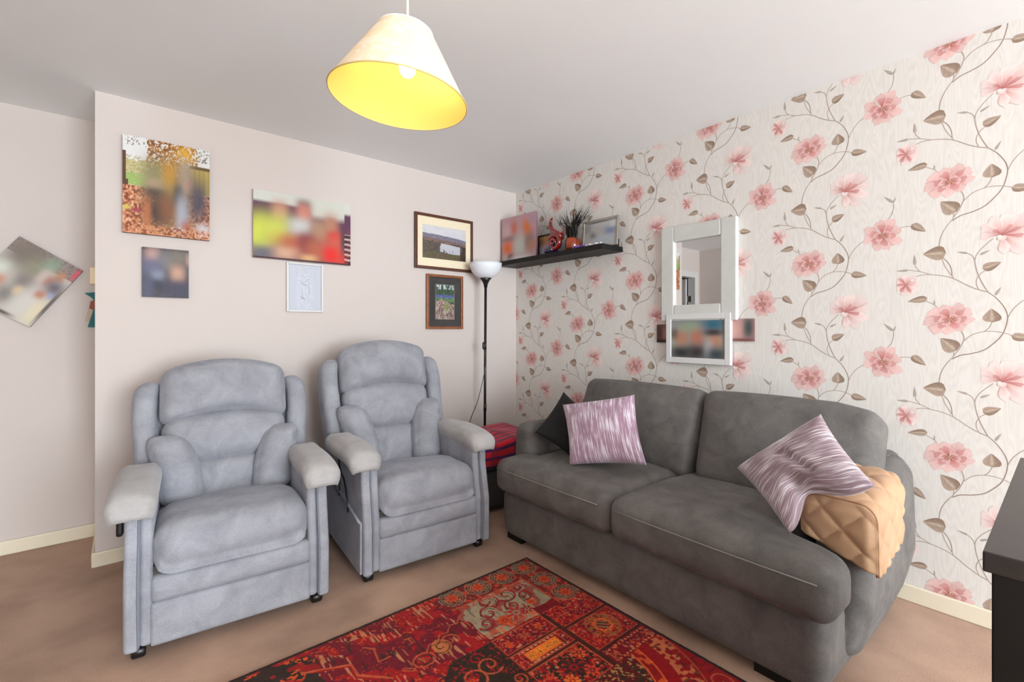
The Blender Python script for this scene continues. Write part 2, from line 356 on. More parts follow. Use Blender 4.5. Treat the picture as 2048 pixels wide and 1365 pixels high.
skirt('baseboard_back', (XE-0.014, -0.014, 0), (-0.001, -0.0005, SK))
skirt('baseboard_return', (XE-0.014, -0.0004, 0), (XE-0.0005, YR-0.015, SK))
skirt('baseboard_recess', (DX1+0.07, YR-0.014, 0), (XE-0.0005, YR-0.0005, SK))
skirt('baseboard_right', (-0.014, YF, 0), (-0.0006, -0.015, SK))
skirt('baseboard_left', (XL+0.0005, YF, 0), (XL+0.014, YR, SK))

# ------------------------------------------------------------------ floral wallpaper on wall_right
UNIT_V = {'M1': [(-0.034, 0.302), (-0.032, 0.333), (-0.025, 0.363), (-0.011, 0.393), (0.008, 0.421)], 'M2': [(0.008, -0.163), (0.032, -0.147), (0.069, -0.137), (0.102, -0.122), (0.129, -0.094), (0.15, -0.064), (0.161, -0.03), (0.166, 0.004), (0.162, 0.034), (0.148, 0.065), (0.132, 0.089), (0.112, 0.11)], 'M4': [(0.112, 0.11), (0.098, 0.142), (0.085, 0.179), (0.077, 0.216), (0.074, 0.242), (0.067, 0.261), (0.054, 0.272), (0.036, 0.279)], 'M5': [(0.075, 0.242), (0.078, 0.259), (0.087, 0.277), (0.102, 0.297), (0.127, 0.323)], 'M3': [(0.112, 0.11), (0.082, 0.123), (0.052, 0.142), (0.02, 0.167), (-0.007, 0.182), (-0.04, 0.192), (-0.073, 0.197), (-0.097, 0.195), (-0.119, 0.187)], 'M6': [(-0.061, 0.196), (-0.092, 0.211), (-0.117, 0.218), (-0.137, 0.223)], 'M7': [(-0.095, 0.213), (-0.108, 0.231), (-0.112, 0.245)], 'M8': [(-0.028, 0.269), (-0.007, 0.244), (0.004, 0.214), (0.007, 0.182)], 'M9': [(-0.026, 0.264), (-0.016, 0.228), (-0.002, 0.199), (0.011, 0.176)], 'M10': [(0.106, 0.198), (0.091, 0.186), (0.08, 0.165), (0.079, 0.142), (0.086, 0.124)], 'M11': [(0.166, 0.004), (0.177, 0.032), (0.193, 0.056), (0.215, 0.077), (0.243, 0.085)], 'M12': [(0.027, -0.034), (0.039, -0.058), (0.042, -0.082), (0.029, -0.119), (0.011, -0.151), (0.008, -0.163)], 'M13': [(0.043, -0.087), (0.065, -0.063), (0.091, -0.051), (0.121, -0.047), (0.154, -0.053), (0.185, -0.067)], 'M14': [(0.102, -0.048), (0.115, -0.033), (0.124, -0.009)], 'M15': [(0.01, -0.128), (0.012, -0.144), (0.007, -0.164)], 'M16': [(-0.08, 0.085), (-0.063, 0.075), (-0.048, 0.065), (-0.04, 0.054)], 'M17': [(0.305, 0.16), (0.326, 0.184), (0.336, 0.219), (0.335, 0.24)], 'M18': [(0.359, 0.125), (0.384, 0.127), (0.406, 0.123)]}
UNIT_L = {'L1': ((-0.022, 0.284), (-0.085, 0.286), 0.8), 'L2': ((-0.08, 0.093), (-0.137, 0.083), 0.42), 'L3': ((0.105, 0.207), (0.149, 0.227), 0.6), 'L4': ((0.124, -0.004), (0.122, 0.043), 0.95), 'L5': ((0.185, -0.067), (0.238, -0.077), 0.5), 'L6': ((0.014, -0.121), (-0.029, -0.077), 0.8), 'L7': ((0.405, 0.128), (0.446, 0.094), 0.5)}
UNIT_S = {'s1': ((0.052, 0.274), (0.02, 0.283)), 's2': ((0.091, 0.263), (0.12, 0.279)), 's3': ((0.133, 0.097), (0.149, 0.128)), 's4': ((-0.137, 0.222), (-0.177, 0.222)), 's5': ((-0.112, 0.245), (-0.114, 0.288)), 's6': ((-0.048, 0.068), (-0.049, 0.088)), 's7': ((0.335, 0.242), (0.344, 0.267)), 's8': ((0.332, 0.245), (0.3, 0.277))}
def catmull(P, k=4):
    P = [np.array(p) for p in P]; out = []
    for i in range(len(P)-1):
        p0 = P[max(i-1, 0)]; p1 = P[i]; p2 = P[i+1]; p3 = P[min(i+2, len(P)-1)]
        for j in range(k):
            t = j/k; out.append(0.5*((2*p1)+(-p0+p2)*t+(2*p0-5*p1+4*p2-p3)*t*t+(-p0+3*p1-3*p2+p3)*t**3))
    out.append(P[-1]); return out
class Print:                                            # flat printed shapes in (s, z), layered by tiny offsets
    def __init__(s): s.V = []; s.C = []; s.F = []; s.D = []
    def add(s, pts, cols, faces, layer):
        n = len(s.V); s.V += [tuple(p) for p in pts]; s.C += [tuple(c) for c in cols]; s.k = getattr(s, 'k', 0)+1; s.D += [layer+s.k*0.06]*len(pts)
        s.F += [tuple(i+n for i in f) for f in faces]
    def stroke(s, P, w0, w1, col, layer):
        P = catmull(P); n = len(P); pts = []
        for i in range(n):
            t = P[min(i+1, n-1)]-P[max(i-1, 0)]; t = t/(np.linalg.norm(t)+1e-9); nn = np.array((-t[1], t[0])); w = w0+(w1-w0)*i/(n-1)
            pts += [P[i]+nn*w, P[i]-nn*w]
        s.add(pts, [col*(0.92+0.16*(i % 2)) for i in range(2*n)], [(2*i, 2*i+2, 2*i+3, 2*i+1) for i in range(n-1)], layer)
    def leaf(s, b, t, k, layer, c0, c1, vein=True):
        b = np.array(b); t = np.array(t); d = t-b; l = np.linalg.norm(d); d /= l; nn = np.array((-d[1], d[0]))
        U = np.linspace(-0.06, 1, 13); pts = []; cols = []; nv = 7
        for i, u in enumerate(U):
            uu = max(0, (u+0.06)/1.06); w = k*l*0.5*(math.sin(PI*min(1, uu**0.62))**0.75 if uu < 1 else 0)*(1-0.35*uu)*1.18
            for j in range(nv):
                v = (j/(nv-1))*2-1
                lobe = -0.10*l*max(0, abs(v))*(1-uu)**4 if k > 0.45 else 0
                pts.append(b+d*(u*l+lobe)+nn*(v*w))
                sh = 0.5+0.5*v; c = c0*(1-sh)+c1*sh
                if vein and j == 3: c = c*0.45+lin((226, 206, 184))*0.55
                c = c*(0.9+0.2*math.sin(9*u+3*v)**2); cols.append(c)
        s.add(pts, cols, grid(nv, 13), layer)
    def petal(s, c, ang, ln, wd, cd, cm, ce, layer, sq=(1, 1), rot=0, seed=0, start=0.0):
        rs = np.random.RandomState(seed); nr, na = 8, 13; pts = []; cols = []
        a1, a2 = rs.rand(2)*6
        for i in range(nr):
            r = i/(nr-1)
            for j in range(na):
                v = (j/(na-1))*2-1
                env = 1-0.30*abs(v)**2.5 + 0.05*math.sin(5*v+a1)+0.03*math.sin(11*v+a2)
                rad = ln*(start+(1-start)*r*env); th = ang+v*wd*(0.55+0.45*r**0.7)
                x = rad*math.cos(th)*sq[0]; y = rad*math.sin(th)*sq[1]
                pts.append((c[0]+x*math.cos(rot)-y*math.sin(rot), c[1]+x*math.sin(rot)+y*math.cos(rot)))
                st = 0.5+0.5*math.sin(17*v+a2*3)*(0.6)
                k = r+0.22*(st-0.5)
                col = cd*(1-k/0.45)+cm*(k/0.45) if k < 0.45 else cm*(1-(k-0.45)/0.55)+ce*min(1.15, (k-0.45)/0.55)
                tone = 0.93+0.14*((seed*37) % 11)/10
                if v > 0.7: col = col*(1-(v-0.7)*2.2)+BLUSH*(v-0.7)*2.2
                if v < -0.55: col = col*(1-(-v-0.55)*1.5*r)+ROSE*(-v-0.55)*1.5*r
                col = col*tone
                if i == nr-1: col = col*0.65+cm*0.35
                cols.append(np.clip(col, 0, 1))
        s.add(pts, cols, grid(na, nr), layer)
    def dot(s, c, r, col, layer, n=8):
        pts = [c]+[(c[0]+r*math.cos(2*PI*i/n), c[1]+r*math.sin(2*PI*i/n)) for i in range(n)]
        s.add(pts, [col]*(n+1), [(0, i+1, (i+1) % n+1) for i in range(n)], layer)
DEEP, ROSE, MID, PALE, BLUSH = lin((184, 90, 90)), lin((206, 126, 122)), lin((224, 168, 163)), lin((237, 204, 198)), lin((244, 230, 224))
def unit(p):
    VC = lin((180, 163, 149)); VC2 = lin((160, 139, 124))
    for k, P in UNIT_V.items():
        p.stroke(P, 0.0021 if k in ('M1', 'M2', 'M3', 'M4', 'M12') else 0.0015, 0.0015, VC if k not in ('M8', 'M2') else VC2, 1)
    for k, (b, t) in UNIT_S.items(): p.leaf(b, t, 0.26, 2, lin((190, 180, 168)), lin((172, 160, 148)), False)
    for k, (b, t, w) in UNIT_L.items(): p.leaf(b, t, w*1.12, 3, lin((150, 125, 106)), lin((186, 164, 146)))
    def open_flower(c, w, h, rot, seed, n=9):
        rs = np.random.RandomState(seed)
        for i in range(n):
            a = 2*PI*(i+0.25*rs.rand())/n; p.petal(c, a, 0.5*(0.9+0.16*rs.rand()), 0.46, ROSE, MID*0.75+PALE*0.25, PALE, 4+i % 3, (w, h), rot, seed+i)
        for i in range(6):
            a = 2*PI*(i+0.3*rs.rand())/6+0.4; p.petal(c, a, 0.33, 0.46, DEEP, ROSE, MID, 7+i % 3, (w, h), rot, seed+40+i)
        for i in range(4):
            a = 2*PI*i/4+0.9; p.petal((c[0]+0.008*math.cos(a), c[1]-0.004), a, 0.2, 0.7, DEEP*0.8, ROSE, PALE, 10, (w, h*0.8), rot, seed+60+i)
        for i in range(16):
            a = 2*PI*i/16; p.dot((c[0]+w*0.085*math.cos(a), c[1]+h*0.07*math.sin(a)-0.003), 0.0022, lin((140, 90, 76)) if i % 2 else lin((226, 190, 160)), 12, 6)
        p.dot((c[0], c[1]-0.003), w*0.05, lin((196, 142, 122)), 11, 12)
    open_flower((0.296, 0.1015), 0.143, 0.152, 0.2, 100, 8)
    open_flower((0.0, 0.005), 0.160, 0.132, 0.35, 200, 9)
    c = (0.1500, 0.335)                                   # pale side-on bloom
    for i, (a, ln, wd) in enumerate(((2.5, .070, .42), (1.9, .078, .40), (1.25, .088, .40), (0.65, .105, .36), (0.15, .095, .34), (-0.4, .098, .36), (-0.95, .095, .36), (-1.45, .075, .34), (3.1, .06, .4))):
        p.petal(c, a, ln, wd, ROSE if i % 2 else DEEP, MID*0.3+PALE*0.7, BLUSH, 4+i % 4, (1, 1), 0, 300+i)
    for i, (a, ln, wd) in enumerate(((0.4, .055, .22), (-0.2, .06, .2), (0.9, .045, .22), (2.4, .03, .4))): p.petal(c, a, ln, wd, DEEP, ROSE, MID, 9, (1, 1), 0, 330+i)
    p.petal((0.137, 0.333), -0.9, 0.034, 0.7, BLUSH, BLUSH, PALE, 10, (1, 0.7), 0, 345)
    c = (-0.142, 0.158)                                   # bud
    for i, (a, ln, wd) in enumerate(((2.6, .042, .5), (1.7, .045, .5), (0.8, .05, .5), (0.0, .05, .5), (-0.8, .05, .5), (-1.7, .048, .5), (-2.6, .042, .5))):
        p.petal(c, a, ln, wd, ROSE, MID*0.4+PALE*0.6, BLUSH, 4+i % 3, (0.9, 1), 0, 400+i)
    for i, (a, ln, wd) in enumerate(((2.3, .04, .3), (-2.2, .036, .35), (-1.1, .038, .3), (3.1, .034, .3))): p.petal(c, a, ln, wd, DEEP, ROSE, MID, 8, (0.9, 1), 0, 420+i)
    p.petal((-0.128, 0.172), 0.4, 0.022, 1.0, BLUSH, BLUSH, PALE, 9, (1, 1), 0, 440)
P1 = Print(); unit(P1)
pv = np.array(P1.V); pc = np.array(P1.C)*0.9; pc = pc*0.88+pc.mean(1, keepdims=True)*0.12; pd = np.array(P1.D); pf = P1.F
WV = [(0, YF, 0), (0, YR, 0), (0, YR, H), (0, YF, H), (0.1, YF, 0), (0.1, YR, 0), (0.1, YR, H), (0.1, YF, H)]
WF = [(0, 1, 2, 3), (4, 7, 6, 5), (0, 4, 5, 1), (3, 2, 6, 7), (1, 5, 6, 2), (0, 3, 7, 4)]
WV[0:4] = [(0, YF, 0), (0, 0.0, 0), (0, 0.0, H), (0, YF, H)]; WV[4:8] = [(0.1, YF, 0), (0.1, 0.0, 0), (0.1, 0.0, H), (0.1, YF, H)]
allV = [np.array(WV, dtype=float)]; allC = [np.ones((8, 3))]; allF = list(WF); mi = [0]*6; n = 8
YB, ZB, PS, PZ = -2.294, 1.525, 0.5215, 0.5785
for k in range(-5, 6):
    for j in range(-4, 4):
        s0 = k*PS; z0 = ZB+(PZ/2 if k % 2 else 0)+j*PZ
        Y = YB-(s0+pv[:, 0]); Z = z0+pv[:, 1]
        fc = np.array([(np.mean(Y[list(f)]), np.mean(Z[list(f)])) for f in pf])
        ok = (fc[:, 0] > YF+0.002) & (fc[:, 0] < -0.002) & (fc[:, 1] > SK-0.01) & (fc[:, 1] < H-0.002)
        if not ok.any(): continue
        Y = np.clip(Y, YF, -0.0005); Z = np.clip(Z, 0.02, H-0.0005)
        X = -0.00012-0.00005*pd
        used = sorted({i for f, o in zip(pf, ok) if o for i in f}); mp_ = {u: i+n for i, u in enumerate(used)}
        allV.append(np.stack([X, Y, Z], 1)[used]); allC.append(pc[used])
        nf = [tuple(mp_[i] for i in f) for f, o in zip(pf, ok) if o]
        allF += nf; mi += [1]*len(nf); n += len(used)
struct(mesh('wall_right', np.concatenate(allV), allF, [M['moire'], M['wallprint']], smooth=False, cols=np.concatenate(allC), midx=mi))

# ------------------------------------------------------------------ painted prints
def blend(C, m, col):
    m = np.clip(m, 0, 1)[..., None]; return C*(1-m)+lin(col)*m
def blobs(U, V, C, L_):
    for x, y, sx, sy, col, a in L_:
        C = blend(C, a*np.exp(-0.5*(np.abs((U-x)/sx)**2.6+np.abs((V-y)/sy)**2.6)), col)
    return C
def panel_geo(w, h, d, nu, nv, paint, edge):
    """box of width w (x), height h (z), depth d (towards +y); front at y=0 painted; origin at the middle of its back... """
    u = np.linspace(0, 1, nu); v = np.linspace(0, 1, nv); U, V_ = np.meshgrid(u, v)
    C = paint(U, V_).reshape(-1, 3)*0.84
    P = np.stack([(U.ravel()-0.5)*w, np.full(U.size, -d), V_.ravel()*h], 1)
    F = grid(nu, nv)
    bv, bf = box((-w/2, -d+0.0006, 0), (w/2, 0, h))
    n = len(P); F = F+[tuple(i+n for i in f) for f in bf]
    P = np.concatenate([P, bv]); C = np.concatenate([np.clip(C, 0, 1), np.tile(lin(edge), (8, 1))])
    return P, F, C
def canvas(name, w, h, d, paint, edge, loc, rot, nu, nv, label, cat='canvas picture', group=None):
    P, F, C = panel_geo(w, h, d, nu, nv, paint, edge)
    o = mesh(name, P, F, M['print'], smooth=False, cols=C); o.location = loc; o.rotation_euler = rot
    return tag(o, label, cat, group)
def framed(name, w, h, d, fw, fmat, mount, paint, nu, nv, loc, rot, label, cat='framed picture', mount_mat=None, mw=(0.05, 0.05), face=0.6, glass=None):
    t = empty(name, loc, 0, label, cat); t.rotation_euler = rot
    fr = mesh('frame', *join(box((-w/2, -d, 0), (-w/2+fw, 0, h)), box((w/2-fw, -d, 0), (w/2, 0, h)), box((-w/2+fw, -d, 0), (w/2-fw, 0, fw)), box((-w/2+fw, -d, h-fw), (w/2-fw, 0, h))), fmat, t, smooth=False)
    bevel(fr, 0.003)
    mx, mz = mw
    if mount_mat is not None:
        mesh('mount', *join(box((-w/2+fw, -d*face, fw), (-w/2+fw+mx, -0.001, h-fw)), box((w/2-fw-mx, -d*face, fw), (w/2-fw, -0.001, h-fw)), box((-w/2+fw+mx, -d*face, fw), (w/2-fw-mx, -0.001, fw+mz)), box((-w/2+fw+mx, -d*face, h-fw-mz), (w/2-fw-mx, -0.001, h-fw))), mount_mat, t, smooth=False)
    else: mx = mz = 0
    pw, ph = w-2*fw-2*mx, h-2*fw-2*mz
    P, F, C = panel_geo(pw, ph, d*face-0.0015, nu, nv, paint, (120, 110, 100))
    P[:, 2] += fw+mz; P[:, 1] = np.minimum(P[:, 1], -0.001)
    mesh('picture', P, F, M['print'], t, smooth=False, cols=C)
    mesh('glass', *box((-w/2+fw, -d*face-0.0025, fw), (w/2-fw, -d*face-0.001, h-fw)), glass or M['pane'], t, smooth=False)
    return t
def p_autumn(U, V):
    C = np.ones(U.shape+(3,))*lin((238, 238, 236))
    n = fbm(U, V, 0.06, 3); f = vn(U, V, 0.012, 5); f2 = vn(U, V, 0.02, 9); w = fbm(U, V, 0.15, 21)
    C = blend(C, (V < 0.78+0.1*(w-0.5))*1.0, (208, 200, 150))
    C = blend(C, ((V < 0.8) & (f > 0.55))*0.7, (176, 160, 96))
    C = blend(C, ((U < 0.3) & (V < 0.62) & (V > 0.5))*0.8*(f2 > 0.3), (150, 196, 96))
    tree = ((U > 0.27+0.1*(w-.5)) & (U < 0.85) & (V > 0.6))
    C = blend(C, tree*(f > 0.42)*1.0, (184, 118, 44)); C = blend(C, tree*(f2 > 0.62)*0.9, (124, 72, 30)); C = blend(C, tree*(f < 0.2), (240, 232, 220))
    C = blend(C, np.exp(-((U-0.7)/0.11)**2-((V-0.9)/0.09)**2)*1.2*(f > 0.25), (236, 176, 30))
    C = blend(C, ((U > 0.8) & (V > 0.85) & (f > 0.6))*0.8, (110, 96, 70)); C = blend(C, ((U < 0.3) & (V > 0.9) & (f > 0.72))*0.8, (120, 110, 90))
    C = blend(C, ((U < 0.035+0.02*(V < 0.55)) & (V > 0.48) & (V < 0.84))*1.0, (98, 64, 44))
    C = blend(C, ((U > 0.75) & (V < 0.77) & (V > 0.5))*1.0, (196, 172, 92)); C = blend(C, ((U > 0.75) & (V < 0.8) & (V > 0.765))*1.0, (112, 84, 44))
    C = blend(C, ((U > 0.75) & (V < 0.77) & (V > 0.5) & (np.sin(U*110) > 0.6))*0.4, (150, 128, 60))
    g = V < 0.485+0.03*(w-.5)
    C = blend(C, g*1.0, (196, 122, 80)); C = blend(C, g*(f > 0.55), (222, 150, 104)); C = blend(C, g*(f2 < 0.33), (134, 68, 40)); C = blend(C, g*(f2 > 0.72), (236, 190, 160))
    C = blobs(U, V, C, [(0.15, 0.24, .06, .02, (170, 50, 80), .9), (0.04, 0.26, .03, .02, (220, 200, 90), .9), (0.55, 0.42, .22, .3, (150, 130, 84), .95), (0.33, 0.62, .1, .14, (150, 146, 104), .9), (0.52, 0.67, .07, .12, (198, 148, 56), .9),
        (0.70, 0.7, .07, .12, (176, 158, 134), .9), (0.34, 0.53, .07, .05, (186, 156, 130), .9), (0.33, 0.44, .1, .05, (84, 76, 70), .9), (0.38, 0.25, .12, .13, (38, 36, 38), .95), (0.26, .22, .04, .13, (190, 116, 74), .9), (0.50, 0.3, .1, .12, (140, 92, 62), .9),
        (0.62, 0.46, .05, .1, (66, 60, 64), .9), (0.67, 0.25, .06, .17, (176, 178, 190), .95), (0.74, 0.57, .05, .05, (200, 156, 136), .9), (0.86, 0.42, .1, .2, (78, 74, 88), .95), (0.72, .1, .05, .07, (176, 96, 60), .9), (0.92, .1, .07, .05, (206, 206, 212), .9), (0.62, .08, .06, .015, (214, 214, 220), .9)])
    b = (V < 0.1+0.03*(w-.5)); C = blend(C, b*(f > 0.4)*0.8, (214, 142, 96)); C = blend(C, b*(f2 < 0.35)*0.8, (128, 64, 38))
    return C
def p_small(U, V):
    C = np.ones(U.shape+(3,))*lin((74, 70, 78)); n = vn(U, V, 0.05, 4)
    C = blend(C, (n > 0.6)*0.3, (96, 96, 116)); C = blend(C, (V > 0.96)*1.0*(vn(U, V, .1, 2) > .4), (60, 40, 36))
    return blobs(U, V, C, [(0.22, 0.85, .13, .12, (206, 166, 156), .9), (0.5, .75, .16, .16, (134, 132, 130), .9), (0.78, .84, .18, .13, (132, 124, 112), .9), (0.75, .5, .13, .14, (204, 162, 138), 1), (0.2, .62, .18, .14, (112, 112, 140), .9), (0.32, .42, .12, .1, (150, 160, 180), .8), (0.3, .25, .16, .1, (58, 58, 70), .9), (0.75, .18, .25, .14, (72, 70, 92), .9), (0.12, .2, .1, .2, (92, 96, 120), .8), (.98, .8, .04, .1, (190, 150, 140), .8)])
def p_purple(U, V):
    C = np.ones(U.shape+(3,))*lin((98, 58, 88)); top = 0.86-0.02*U
    C = blend(C, (V-top+0.04)/0.05, (220, 222, 212)); C = blend(C, (V-0.66)/0.1*(U > 0.5)*(U < .93)*np.clip((U-.5)/.1, 0, 1), (216, 218, 206))
    C = blobs(U, V, C, [(.25, .72, .065, .13, (206, 146, 126), 1), (.49, .86, .06, .08, (96, 88, 90), .9), (.49, .74, .065, .13, (214, 138, 122), 1), (.78, .62, .065, .14, (190, 134, 110), 1), (.2, .42, .16, .2, (212, 220, 92), 1), (.04, .36, .06, .2, (214, 222, 84), 1), (.1, .2, .06, .12, (198, 206, 84), .9), (.46, .52, .1, .11, (212, 214, 210), 1), (.65, .5, .08, .16, (186, 148, 116), .9),
        (.38, .25, .15, .14, (190, 92, 70), .9), (.52, .28, .07, .14, (128, 52, 64), .9), (.28, .1, .12, .08, (222, 176, 146), .9), (.62, .18, .1, .16, (190, 104, 72), .9), (.82, .42, .06, .08, (220, 40, 40), 1), (.84, .22, .11, .22, (214, 104, 80), .9), (.78, .14, .07, .11, (236, 38, 32), 1), (.9, .1, .05, .1, (226, 60, 44), .9), (.92, .4, .03, .2, (86, 62, 76), .9), (.08, .08, .1, .09, (96, 96, 116), .9), (.54, .05, .07, .05, (232, 186, 130), .8)])
    s = ((U > 0.93) & (V < 0.5) & (V > 0.05) & (np.sin(V*75+U*8) > 0.5)); C = blend(C, s*0.9, (206, 190, 180)); C = blend(C, ((U > .93) & (V < .5) & (np.sin(V*75+U*8) < -.4))*.8, (40, 30, 36))
    C = blend(C, (V < 0.02)*1.0, (70, 40, 46)); return C
def p_window_reflection(U, V):  # the window's reflection in the glass, put into the print's colours
    C = np.ones(U.shape+(3,))*lin((206, 211, 222)); r = np.hypot(U-.5, (V-.5))
    n = vn(U, V, .03, 8); C = blend(C, ((U > .25) & (U < .75) & (n > .55))*.45, (226, 229, 236))
    for x, y, sx, sy in ((.45, .62, .14, .006), (.55, .68, .1, .006), (.42, .3, .06, .012), (.4, .42, .008, .1), (.62, .4, .007, .14), (.5, .52, .12, .006), (.5, .2, .2, .005)):
        C = blend(C, np.exp(-((U-x)/sx)**2-((V-y-.06*np.sin(9*U+y*20))/sy)**2)*.7, (116, 122, 136))
    C = blend(C, (np.abs(np.sin(22*np.arctan2(V-.55, U-.5))) > .93)*(V > .72)*(np.abs(U-.5) < .3)*.4, (170, 176, 188))
    C = blend(C, ((np.abs(U-.5) > .46) | (np.abs(V-.5) > .47))*.5, (200, 204, 214)); return C
def p_land(U, V):
    C = np.ones(U.shape+(3,))*lin((226, 226, 230)); n = fbm(U, V, .12, 3); f = vn(U, V, .018, 6); f2 = vn(U, V, .035, 11)
    C = blend(C, (n > .5)*.4, (210, 212, 222))
    hill = 0.78-0.12*U+0.07*(fbm(U, V*0, .18, 15)-.5)
    C = blend(C, (V < hill)*1.0, (128, 122, 142)); C = blend(C, ((V < hill) & (f > .6))*.5, (160, 152, 166))
    C = blend(C, (V < hill-.13)*1.0, (122, 98, 104)); C = blend(C, ((V < hill-.13) & (f > .5))*.8, (150, 120, 96)); C = blend(C, ((V < hill-.2) & (f2 > .55))*.9, (74, 62, 64))
    lake = (V < .5-.14*(U-.4)) & (V > .18+.1*np.maximum(0, .62-U)*2.5) & (U > .4+.05*(f2-.5)) & (U < .92-.5*np.maximum(0, .32-V))
    C = blend(C, ((V < .52) & (U < .45))*.9, (84, 78, 72)); C = blend(C, ((V < .52) & (U < .45) & (f > .6))*.6, (126, 112, 90))
    C = blend(C, lake*1.0, (206, 206, 214)); C = blend(C, ((V < .2) & ~lake)*1.0, (108, 80, 70)); C = blend(C, ((V < .2) & (f > .5))*.8, (96, 110, 66)); C = blend(C, ((U > .86) & (V < .45))*.9, (70, 56, 46))
    C = blend(C, ((V < .3) & (V > .2) & (f2 > .7) & (U > .4) & (U < .7))*.9, (60, 60, 50)); return C
def p_forest(U, V):
    C = np.ones(U.shape+(3,))*lin((58, 82, 62)); f = vn(U, V, .03, 3); f2 = vn(U, V, .06, 8)
    C = blend(C, ((V > .7) & (f > .6))*.8, (92, 122, 82)); C = blend(C, ((V > .86) & (f2 > .6))*.9, (210, 220, 226)); C = blend(C, ((V > .7) & (np.sin(U*38) > .85))*.7, (40, 44, 40))
    C = blend(C, ((V < .7) & (V > .6))*1.0, (86, 98, 164)); C = blend(C, ((V < .62) & (V > .5))*.9, (82, 128, 100)); C = blend(C, ((V < .66) & (V > .5) & (f > .65))*.8, (150, 170, 90))
    g = V < .5+.06*np.sin(U*5); C = blend(C, g*1.0, (156, 128, 120)); C = blend(C, g*(f > .55), (206, 184, 176)); C = blend(C, g*(f2 < .35)*.8, (96, 78, 70)); C = blend(C, g*(np.exp(-((U-.6)/.14)**2-((V-.36)/.12)**2))*.9, (130, 150, 72))
    C = blend(C, ((U < .02) | (U > .98) | (V < .012) | (V > .988))*1.0, (150, 146, 136)); return C
def p_diamond(U, V):
    # U along the lower-right going side, V up the other side
    C = np.ones(U.shape+(3,))*lin((206, 200, 190)); f = vn(U, V, .02, 4)
    C = blend(C, ((V > .78) & (f > .4))*.9, (150, 132, 126)); C = blend(C, ((V > .78) & (f < .4))*.9, (120, 96, 92))
    return blobs(U, V, C, [(.25, .82, .2, .17, (132, 120, 110), 1), (.5, .72, .15, .12, (150, 148, 122), .9), (.62, .86, .09, .09, (146, 168, 144), .9), (.82, .76, .06, .07, (198, 146, 112), 1), (.5, .5, .12, .1, (130, 120, 114), .9), (.64, .68, .06, .09, (214, 194, 186), .9), (.74, .64, .05, .07, (200, 140, 120), .9), (.12, .5, .08, .1, (220, 230, 214), .9), (.2, .36, .08, .08, (206, 150, 122), 1), (.1, .22, .08, .08, (100, 80, 84), .9),
        (.42, .25, .1, .1, (132, 124, 120), .9), (.52, .36, .05, .05, (224, 196, 150), .9), (.86, .58, .1, .1, (98, 86, 102), .95), (.97, .9, .03, .07, (230, 92, 110), 1), (.9, .48, .03, .04, (134, 150, 214), .9), (.72, .25, .14, .2, (222, 218, 210), .9), (.9, .2, .08, .16, (236, 224, 190), .9), (.35, .06, .08, .06, (196, 92, 62), .95), (.2, .08, .08, .06, (226, 230, 218), .9), (.55, .03, .12, .02, (66, 48, 40), .9), (.98, .35, .02, .2, (52, 40, 38), .9), (.78, .44, .06, .05, (196, 120, 90), .8)])
def p_shelf(U, V):
    C = np.ones(U.shape+(3,))*lin((196, 158, 164))
    return blobs(U, V, C, [(.35, .72, .09, .13, (206, 106, 80), .95), (.75, .68, .1, .16, (226, 120, 52), 1), (.9, .86, .1, .1, (176, 158, 176), .8), (.15, .66, .12, .14, (206, 176, 176), .9), (.2, .5, .2, .06, (140, 118, 122), .9), (.18, .3, .13, .12, (230, 112, 48), 1), (.55, .3, .15, .2, (196, 198, 186), 1), (.82, .38, .12, .16, (140, 116, 112), .9), (.9, .28, .1, .1, (190, 134, 104), .8), (.1, .08, .07, .07, (196, 178, 170), .9), (.26, .06, .07, .08, (110, 70, 76), .95), (.55, .04, .25, .04, (226, 226, 222), .9)])
def p_shelf_small(U, V):
    C = np.ones(U.shape+(3,))*lin((120, 112, 100))
    return blobs(U, V, C, [(.4, .9, .3, .07, (206, 160, 60), .9), (.45, .62, .24, .2, (196, 116, 74), .95), (.8, .75, .15, .15, (150, 120, 90), .9), (.4, .2, .35, .22, (196, 204, 216), 1), (.85, .3, .15, .2, (130, 124, 124), .9)])
def p_group(U, V):
    C = np.ones(U.shape+(3,))*lin((206, 206, 206))
    return blobs(U, V, C, [(.2, .4, .25, .3, (176, 172, 168), .9), (.3, .45, .08, .1, (84, 84, 88), .9), (.5, .6, .16, .16, (190, 188, 184), .9), (.8, .55, .14, .14, (128, 144, 184), .95), (.6, .2, .3, .14, (190, 202, 210), .9), (.92, .8, .1, .1, (228, 232, 228), .9), (.1, .75, .1, .15, (150, 146, 142), .8), (.5, .96, .4, .02, (60, 58, 56), .9)])
def p_trio(U, V):
    C = np.ones(U.shape+(3,))*lin((170, 174, 168))
    return blobs(U, V, C, [(.5, .95, .6, .1, (150, 154, 158), .9), (.35, .78, .16, .12, (164, 186, 156), .9), (.8, .86, .16, .13, (52, 120, 144), 1), (.2, .5, .1, .16, (206, 148, 118), 1), (.5, .52, .1, .17, (206, 132, 108), 1), (.82, .46, .1, .15, (210, 154, 126), 1), (.8, .66, .14, .07, (54, 52, 60), .9), (.05, .62, .07, .12, (110, 92, 80), .9), (.2, .12, .2, .14, (40, 40, 44), .95), (.5, .14, .14, .16, (56, 44, 46), .95), (.72, .28, .06, .13, (196, 196, 200), .85), (.85, .1, .13, .14, (60, 72, 84), .95)])
def p_left(U, V):
    C = np.ones(U.shape+(3,))*lin((132, 96, 88))
    return blobs(U, V, C, [(.55, .5, .25, .3, (196, 142, 132), 1), (.1, .5, .1, .5, (80, 52, 48), .9), (.2, .05, .3, .1, (48, 34, 34), .9), (.9, .7, .12, .3, (100, 88, 84), .9)])
